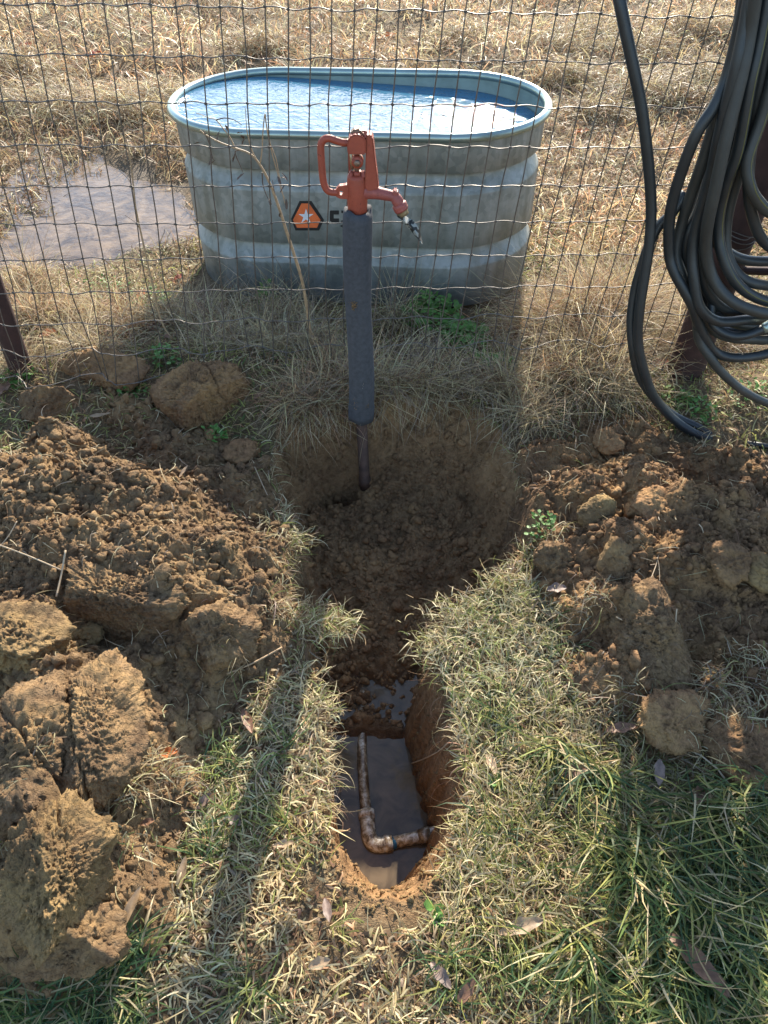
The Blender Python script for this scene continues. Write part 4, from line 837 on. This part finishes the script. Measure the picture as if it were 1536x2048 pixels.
# hay heaped along the fence line and hydrant
CL = [(560,655,.12,.16,700,'g'),(620,705,.10,.14,700,'g'),(690,770,.08,.12,500,'s'),(640,815,.05,.10,700,'s'),(600,820,.05,.10,500,'s'),(480,700,.09,.16,600,'g'),(400,660,.09,.16,500,'g'),
      (790,660,.14,.08,300,'g'),(850,720,.08,.10,180,'g'),(780,790,.10,.09,600,'g'),(860,790,.07,.10,500,'g'),(930,770,.07,.10,220,'g'),(1010,790,.10,.10,600,'g'),(1060,840,.06,.08,400,'g'),
      (1090,700,.22,.12,1200,'s'),(1150,690,.26,.12,1800,'s'),(1215,680,.28,.12,1700,'s'),(1180,740,.2,.12,1000,'s'),(1120,780,.14,.11,1000,'s'),(1190,790,.13,.12,1000,'g'),(1250,660,.2,.07,500,'s'),
      (1340,720,.12,.12,500,'g'),(1395,705,.20,.12,900,'s'),(1420,650,.16,.10,500,'s'),(1330,620,.14,.1,350,'s'),(1450,690,.08,.2,600,'s'),
      (330,650,.08,.14,500,'g'),(240,660,.10,.14,700,'s'),(150,650,.10,.12,700,'s'),(80,660,.14,.08,600,'s'),(70,580,.12,.08,400,'s'),(180,700,.06,.12,500,'g'),(30,740,.06,.08,250,'g')]
B = []; Hh = []; Pp = []; Ll = []; Cc = []; Bb = []; Ww = []
for a, b, hgt, spr, n, kind in CL:
    c = hit(a, b); n = int(n * 1.25)
    x = c[0] + rng.normal(0, spr * .5, n); y = c[1] + rng.normal(0, spr * .30, n); up = rng.random(n) ** 1.5 * hgt * .7 * np.exp(-((x - c[0]) / spr) ** 2)
    B.append(np.stack([x, y, np.maximum(top(x, y), -.02) + up], 1)); Hh.append(rng.uniform(0, 2 * np.pi, n)); Pp.append(rng.uniform(-.2, 1.25, n)); Bb.append(-rng.uniform(.1, 2.0, n) ** 1.3); Ll.append(rng.uniform(.07, .16 + hgt * 1.0, n)); Ww.append(rng.uniform(.0013, .0030, n))
    Cc.append(pick(n, {'grey': 4, 'brown': 2, 'straw': 3.5, 'pale': 1.5} if kind == 'g' else {'straw': 3.5, 'gold': 2, 'brown': 4, 'grey': 3.5, 'pale': 1.5}))
B, Hh, Pp, Bb, Ll, Ww, Cc = map(np.concatenate, (B, Hh, Pp, Bb, Ll, Ww, Cc))
sdh = sdist(HOLE, B[:, 0], B[:, 1]); k = sdh < .02; B, Hh, Pp, Bb, Ll, Ww, Cc = [q[k] for q in (B, Hh, Pp, Bb, Ll, Ww, Cc)]
tag(blades('dry_hay', B, Hh, Pp, Bb, Ll, Ww, Cc, 6, hbend=rng.normal(0, .8, len(B))), kind='stuff')
# ground cover between fence and tank, and the field beyond
tank_in = lambda x, y: (np.abs((x - TC[0]) * 1.0) < .62) & (np.abs(y - TC[1]) < .33)
okf = lambda x, y: ~tank_in(x, y) & (sdist(PUDDLE, x, y) + .16 * fbm(x * 6, y * 6, s=88, oct=4) < .0) & (heap(x, y) < ground(x, y) + .01) & (sdist(HOLE, x, y) < -.01)
fr2 = lambda x, y: np.abs(x) < .45 * y + .35
lawn('ground_cover', 32000, -1.8, 1.8, 1.55, 3.4, .045, .0042, {'straw': 4, 'olive': 2.5, 'lime': 1.6, 'brown': 2, 'gold': 1.2, 'pale': 2}, (.0, 1.0), ok=okf)
lawn('ground_cover', 11000, -1.8, 1.8, 1.6, 3.3, .04, .0055, {'green': 3, 'olive': 3, 'lime': 2.5}, (.2, 1.1), ok=okf, extra=lambda x, y: fbm(x * 3, y * 3, s=91, oct=3) > .05)
lawn('puddle_straw', 16000, -2.6, -.6, 2.2, 4.0, .05, .003, {'brown': 3, 'straw': 3, 'grey': 2}, (-.1, .5), ok=lambda x, y: (sdist(PUDDLE, x, y) > -.15) & (fbm(x * 9, y * 9, s=89, oct=3) > .16))
lawn('field_grass', 36000, -3.2, 3.2, 3.0, 5.2, .10, .0062, {'straw': 4, 'gold': 3.2, 'brown': 3, 'pale': 1.6, 'grey': 1.4}, (.1, 1.2), ok=okf)
lawn('field_grass', 34000, -4.6, 4.6, 5.0, 9.5, .13, .009, {'straw': 4, 'gold': 3.5, 'brown': 2.5, 'pale': 2}, (.2, 1.2), ok=okf)
lawn('field_grass', 9000, -14, 14, 9.0, 30, .25, .03, {'straw': 4, 'gold': 3, 'brown': 3, 'pale': 2}, (.2, 1.2), ok=okf)
# swept windrows of dead grass (darker long tussocks)
B = []; 
TUS = [(60,220,.35),(150,235,.35),(240,225,.3),(300,240,.25),(330,210,.2),(1180,70,.4),(1280,110,.4),(1250,190,.3),(1340,200,.3),(1150,160,.25),(1390,60,.35),(1200,240,.2),(1120,100,.3),(520,100,.3),(900,90,.3),(40,130,.4),(1380,160,.3)]
for a, b, s in TUS:
    c = hit(a, b); n = 900; x = c[0] + rng.normal(0, s * .5, n); y = c[1] + rng.normal(0, s * .25, n); B.append(np.stack([x, y, ground(x, y) + rng.random(n) ** 2 * .11 * np.exp(-((x - c[0]) / s) ** 2)], 1))
B = np.concatenate(B); B = B[okf(B[:, 0], B[:, 1])]; N = len(B)
tag(blades('dead_tussocks', B, rng.uniform(0, 6.3, N), rng.uniform(-.1, 1.1, N), -rng.uniform(.6, 2.4, N), rng.uniform(.08, .24, N), rng.uniform(.0025, .005, N), pick(N, {'grey': 3, 'brown': 3, 'straw': 3, 'pale': 1.5}), 5, hbend=rng.normal(0, .7, N)), kind='stuff')

# ------------------------------------------------------------------ green weeds, each a plant
def weed(px, py, n, r, label, size=.014, m='leaf_green', hgt=.05, spiky=False):
    c = hit(px, py); o = empty('weed_plant', tuple(c), label, 'weed'); V = []; F = []; k0 = 0
    rg = np.random.default_rng(int(px * 7 + py))
    for i in range(n):
        a = rg.uniform(0, 6.28); d = r * math.sqrt(rg.random()); h = hgt * rg.uniform(.15, 1) * (1 - .5 * d / r); p = np.array([c[0] + d * math.cos(a), c[1] + d * math.sin(a), 0.]); p[2] = max(float(top(p[:1], p[1:2])[0]), c[2] - .02) + h
        L = size * rg.uniform(.6, 1.3); w = L * (.18 if spiky else .75); b = rg.uniform(0, 6.28) if not spiky else a; e = rg.uniform(-.1, .9)
        u = np.array([math.cos(b) * math.cos(e), math.sin(b) * math.cos(e), math.sin(e)]); s = np.array([-math.sin(b), math.cos(b), 0]); nn = np.cross(u, s)
        if spiky: L *= 2.6; w = .0035
        pts = [p, p + u * L * .35 + s * w * .5 + nn * L * .06, p + u * L * .75 + s * w * .45, p + u * L, p + u * L * .75 - s * w * .45, p + u * L * .35 - s * w * .5 + nn * L * .06]
        V += [tuple(q) for q in pts]; F += [[k0, k0 + 1, k0 + 2], [k0, k0 + 2, k0 + 3], [k0, k0 + 3, k0 + 4], [k0, k0 + 4, k0 + 5]]; k0 += 6
    me = bpy.data.meshes.new('foliage'); me.from_pydata(V, [], F); me.update(); link('foliage', me, M[m], o)
    st = []
    for i in range(5):
        a = rg.uniform(0, 6.28); q = c + np.array([math.cos(a) * r * .5, math.sin(a) * r * .5, hgt * .5]); sweep('stem', [c, (c + q) / 2 + [0, 0, .006], q], .0009, M[m], o, 4)
for w_ in [(535,612,70,.035,'small bright green weed against the tank foot, left of the hydrant',.020,.12),(600,640,60,.06,'low green weed patch between weed stalk and tank',.012,.05),
    (860,650,330,.11,'broad green weed patch in the tank shade right of the hydrant',.022,.13),(930,690,280,.09,'green clover patch near the right end of the tank shade',.020,.09),(990,740,110,.07,'green clover at the edge of the tank shade by the hay',.018,.07),
    (40,760,110,.05,'bright green weed in front of the left post',.016,.05),(335,720,70,.05,'green weed behind the largest shaded clod',.015,.05),(430,868,60,.03,'feathery green weed below the largest shaded clod',.012,.03),
    (1400,825,90,.05,'small green clover right of the doubled hose',.012,.03),(1500,790,80,.07,'green clover patch by the trailing hose',.012,.03),(1350,800,70,.05,'green clover inside the curve of the hose',.012,.03),
    (80,640,60,.06,'yellow green weed beside the left post',.012,.03),(300,600,110,.09,'yellow green weed patch left of the tank foot',.013,.03),(210,580,100,.1,'yellow green weed patch below the puddle',.013,.03),
    (1080,1060,50,.035,'green grass weed at the right rim of the hole',.012,.05),(990,1570,24,.02,'little round leaved weed right of the trench',.014,.02),(1435,1490,10,.014,'single pale round leaf weed on the dark sod',.02,.02),
    (880,1830,12,.015,'round leaved weed just below the trench',.022,.02),(270,790,50,.05,'green sprig between the pointed clod and the largest clod',.012,.04)]:
    weed(w_[0], w_[1], w_[2], w_[3], w_[4], w_[5], hgt=w_[6])

# ------------------------------------------------------------------ fallen leaves, each one a thing
def leaf(px, py, L, Wd, rot, m, label, curl=.6, lobes=False, up=.022, tx=0):
    c = hit(px, py); me = leafmesh(L, Wd, curl, int(px + py), .22, lobes); o = link('dead_leaf', me, M[m], None, True); o.location = (c[0] - L * .5 * math.cos(rot), c[1] - L * .5 * math.sin(rot), c[2] + up); o.rotation_euler = (tx, 0, rot)
    tag(o, label, 'leaf')
for a in [(1375,1950,.13,.034,-.95,'leaf_brown','long brown leaf lying in the green grass, bottom right corner',.6,False,.055),(980,1540,.055,.018,-1.3,'leaf_tan','pale pointed leaf beside the trench, right side'),
    (1145,1558,.06,.026,.2,'leaf_brown','brown oval leaf half under grass, right of the pale pointed leaf',.6,False,.03),(1308,1560,.055,.022,1.4,'leaf_grey','curled purple grey leaf below the dark sod',.6,False,.035),(1395,1600,.055,.03,.8,'leaf_brown','broad brown leaf in grass below the dark sod'),
    (1235,1472,.065,.024,.1,'leaf_brown','grey brown leaf lying under the foot of the right pile',.6,False,.03),(1185,1620,.045,.014,-.9,'leaf_brown','narrow dark brown leaf right of the trench end'),
    (1040,1862,.085,.026,.25,'leaf_tan','long tan leaf below and right of the trench'),(1250,2005,.06,.02,.5,'leaf_dkred','dark red leaf near the bottom edge'),
    (412,1612,.04,.018,.9,'leaf_grey','pinkish curled leaf in the grass right of the split slab'),(472,1652,.034,.02,-.6,'leaf_grey','small dark grey leaf left of the trench'),
    (497,1455,.075,.020,-1.1,'leaf_brown','long reddish leaf at the right foot of the left pile'),(340,1518,.042,.022,.2,'leaf_orange','bright orange leaf at the foot of the split slab'),
    (570,1698,.045,.014,.15,'leaf_tan','yellow tan leaf left of the trench end'),(368,1755,.06,.016,1.5,'leaf_tan','upright pale leaf in the lower left grass'),
    (265,1830,.085,.016,1.25,'leaf_tan','long thin tan leaf beside the yellow block'),(655,1830,.045,.016,-1.3,'leaf_grey','small grey leaf below the trench end'),(640,1935,.04,.02,.3,'leaf_tan','pale tan leaf near the bottom centre'),
    (880,1960,.055,.02,-.9,'leaf_grey','grey leaf bottom centre, lowest but one'),(930,1990,.05,.02,.9,'leaf_brown','brown leaf at the bottom right of centre'),(300,1655,.03,.014,.3,'leaf_brown','small brown leaf lying on the lower left sod'),
    (200,845,.085,.016,.1,'leaf_tan','long pale curled leaf on top of the left pile'),(370,955,.045,.010,1.2,'leaf_tan','upright tan leaf on the slope of the left pile'),(520,803,.045,.016,.9,'leaf_brown','pinkish brown leaf in the hay left of the sleeve'),
    (922,808,.05,.018,-1.2,'leaf_tan','tan leaf at the far rim of the hole'),(46,1578,.04,.016,.4,'leaf_grey','grey leaf on the far left slab'),(1110,1190,.05,.028,.0,'leaf_grey','flat brownish leaf by the small turf clod')]:
    leaf(*a)
for a in [(360,565,.04,.03,.6,'leaf_red','bright red leaf left of the tank foot'),(312,665,.10,.05,.1,'leaf_dkred','large dark red lobed leaf in the grass behind the largest clod'),(335,685,.05,.024,-.7,'leaf_brown','dull purple brown leaf below the large dark red leaf'),
    (100,680,.06,.035,.4,'leaf_orange','faded orange leaf in front of the left post'),(1312,742,.085,.045,.5,'leaf_red','bright red lobed leaf behind the doubled hose'),(286,598,.05,.035,1.2,'leaf_orange','orange leaf under the fence left of the tank'),
    (235,500,.05,.03,.1,'leaf_orange','red orange leaf at the puddle edge'),(232,190,.10,.05,.3,'leaf_orange','rusty leaf on the grass bank left of the tank rim'),(1160,273,.10,.05,.0,'leaf_orange','rusty leaf on the wet ground right of the tank'),
    (1095,100,.10,.06,.4,'leaf_brown','brown leaf in the field behind the right end of the tank'),(778,80,.14,.06,.2,'leaf_orange','orange leaf in the field above the tank centre'),(48,100,.14,.06,.2,'leaf_red','red leaf in the field at the far left'),
    (190,118,.12,.06,.8,'leaf_red','dark orange leaf in the field left of centre'),(12,790,.06,.045,1.1,'leaf_brown','curled brown leaf at the left edge beside the green weed'),(1055,670,.03,.025,.2,'leaf_red','small dark red leaf in the hay right of the tank'),(95,573,.06,.02,.2,'leaf_dkred','dark leaf at the near edge of the puddle')]:
    leaf(*a, lobes=True, up=.02)

# ------------------------------------------------------------------ loose stalks, roots and the shiny wet scrap
def stalk(pts, r, m, label, name='straw_stalk', cat='straw', up=.01, lifts=None):
    P = [hit(a, b) + np.array([0, 0, up if lifts is None else lifts[i]]) for i, (a, b) in enumerate(pts)]
    return tag(sweep(name, catmull(P, 6), r, m, None, 6), label, cat)
stalk([(-10,1104),(60,1130),(130,1160)], .0016, M['root'], 'long pale straw lying across the gap at the left edge', up=.035)
stalk([(138,1118),(130,1165),(120,1210)], .0022, M['root'], 'short upright pale straw in the gap of the left pile', up=.03)
stalk([(0,1120),(25,1090),(42,1060)], .0012, M['root'], 'thin straw crossing the long pale straw', up=.03)
stalk([(455,1358),(510,1335),(565,1305)], .0022, M['strawstem'], 'yellow straw on the grass left of the trench top', up=.02)
stalk([(300,1245),(322,1275),(345,1320)], .0010, M['root'], 'fine root on the dark vertical face', 'root', 'root')
stalk([(1318,1100),(1310,1135),(1295,1175),(1285,1210)], .0012, M['root'], 'pale forked root on the right pile', 'root', 'root')
stalk([(1317,1170),(1316,1140),(1312,1120)], .0009, M['root'], 'short side root beside the forked root', 'root', 'root')
stalk([(905,1485),(875,1515),(845,1530),(822,1538)], .0016, M['root'], 'curling root hanging from the right wall of the trench', 'root', 'root', lifts=[.02, .03, .03, .03])
stalk([(662,1582),(685,1572),(706,1568)], .0012, M['root'], 'small root sticking out of the left trench wall', 'root', 'root', up=.03)
stalk([(510,940),(530,985),(550,1025)], .0013, M['root'], 'thin straw on the slope left of the hole', up=.012)
stalk([(1220,1265),(1290,1300),(1330,1290),(1338,1250)], .0015, M['root'], 'bent straw arching over the striped slab', up=.06)
stalk([(1145,852),(1150,880),(1148,905)], .002, M['strawstem'], 'upright brown straw at the top of the right pile', up=.015)
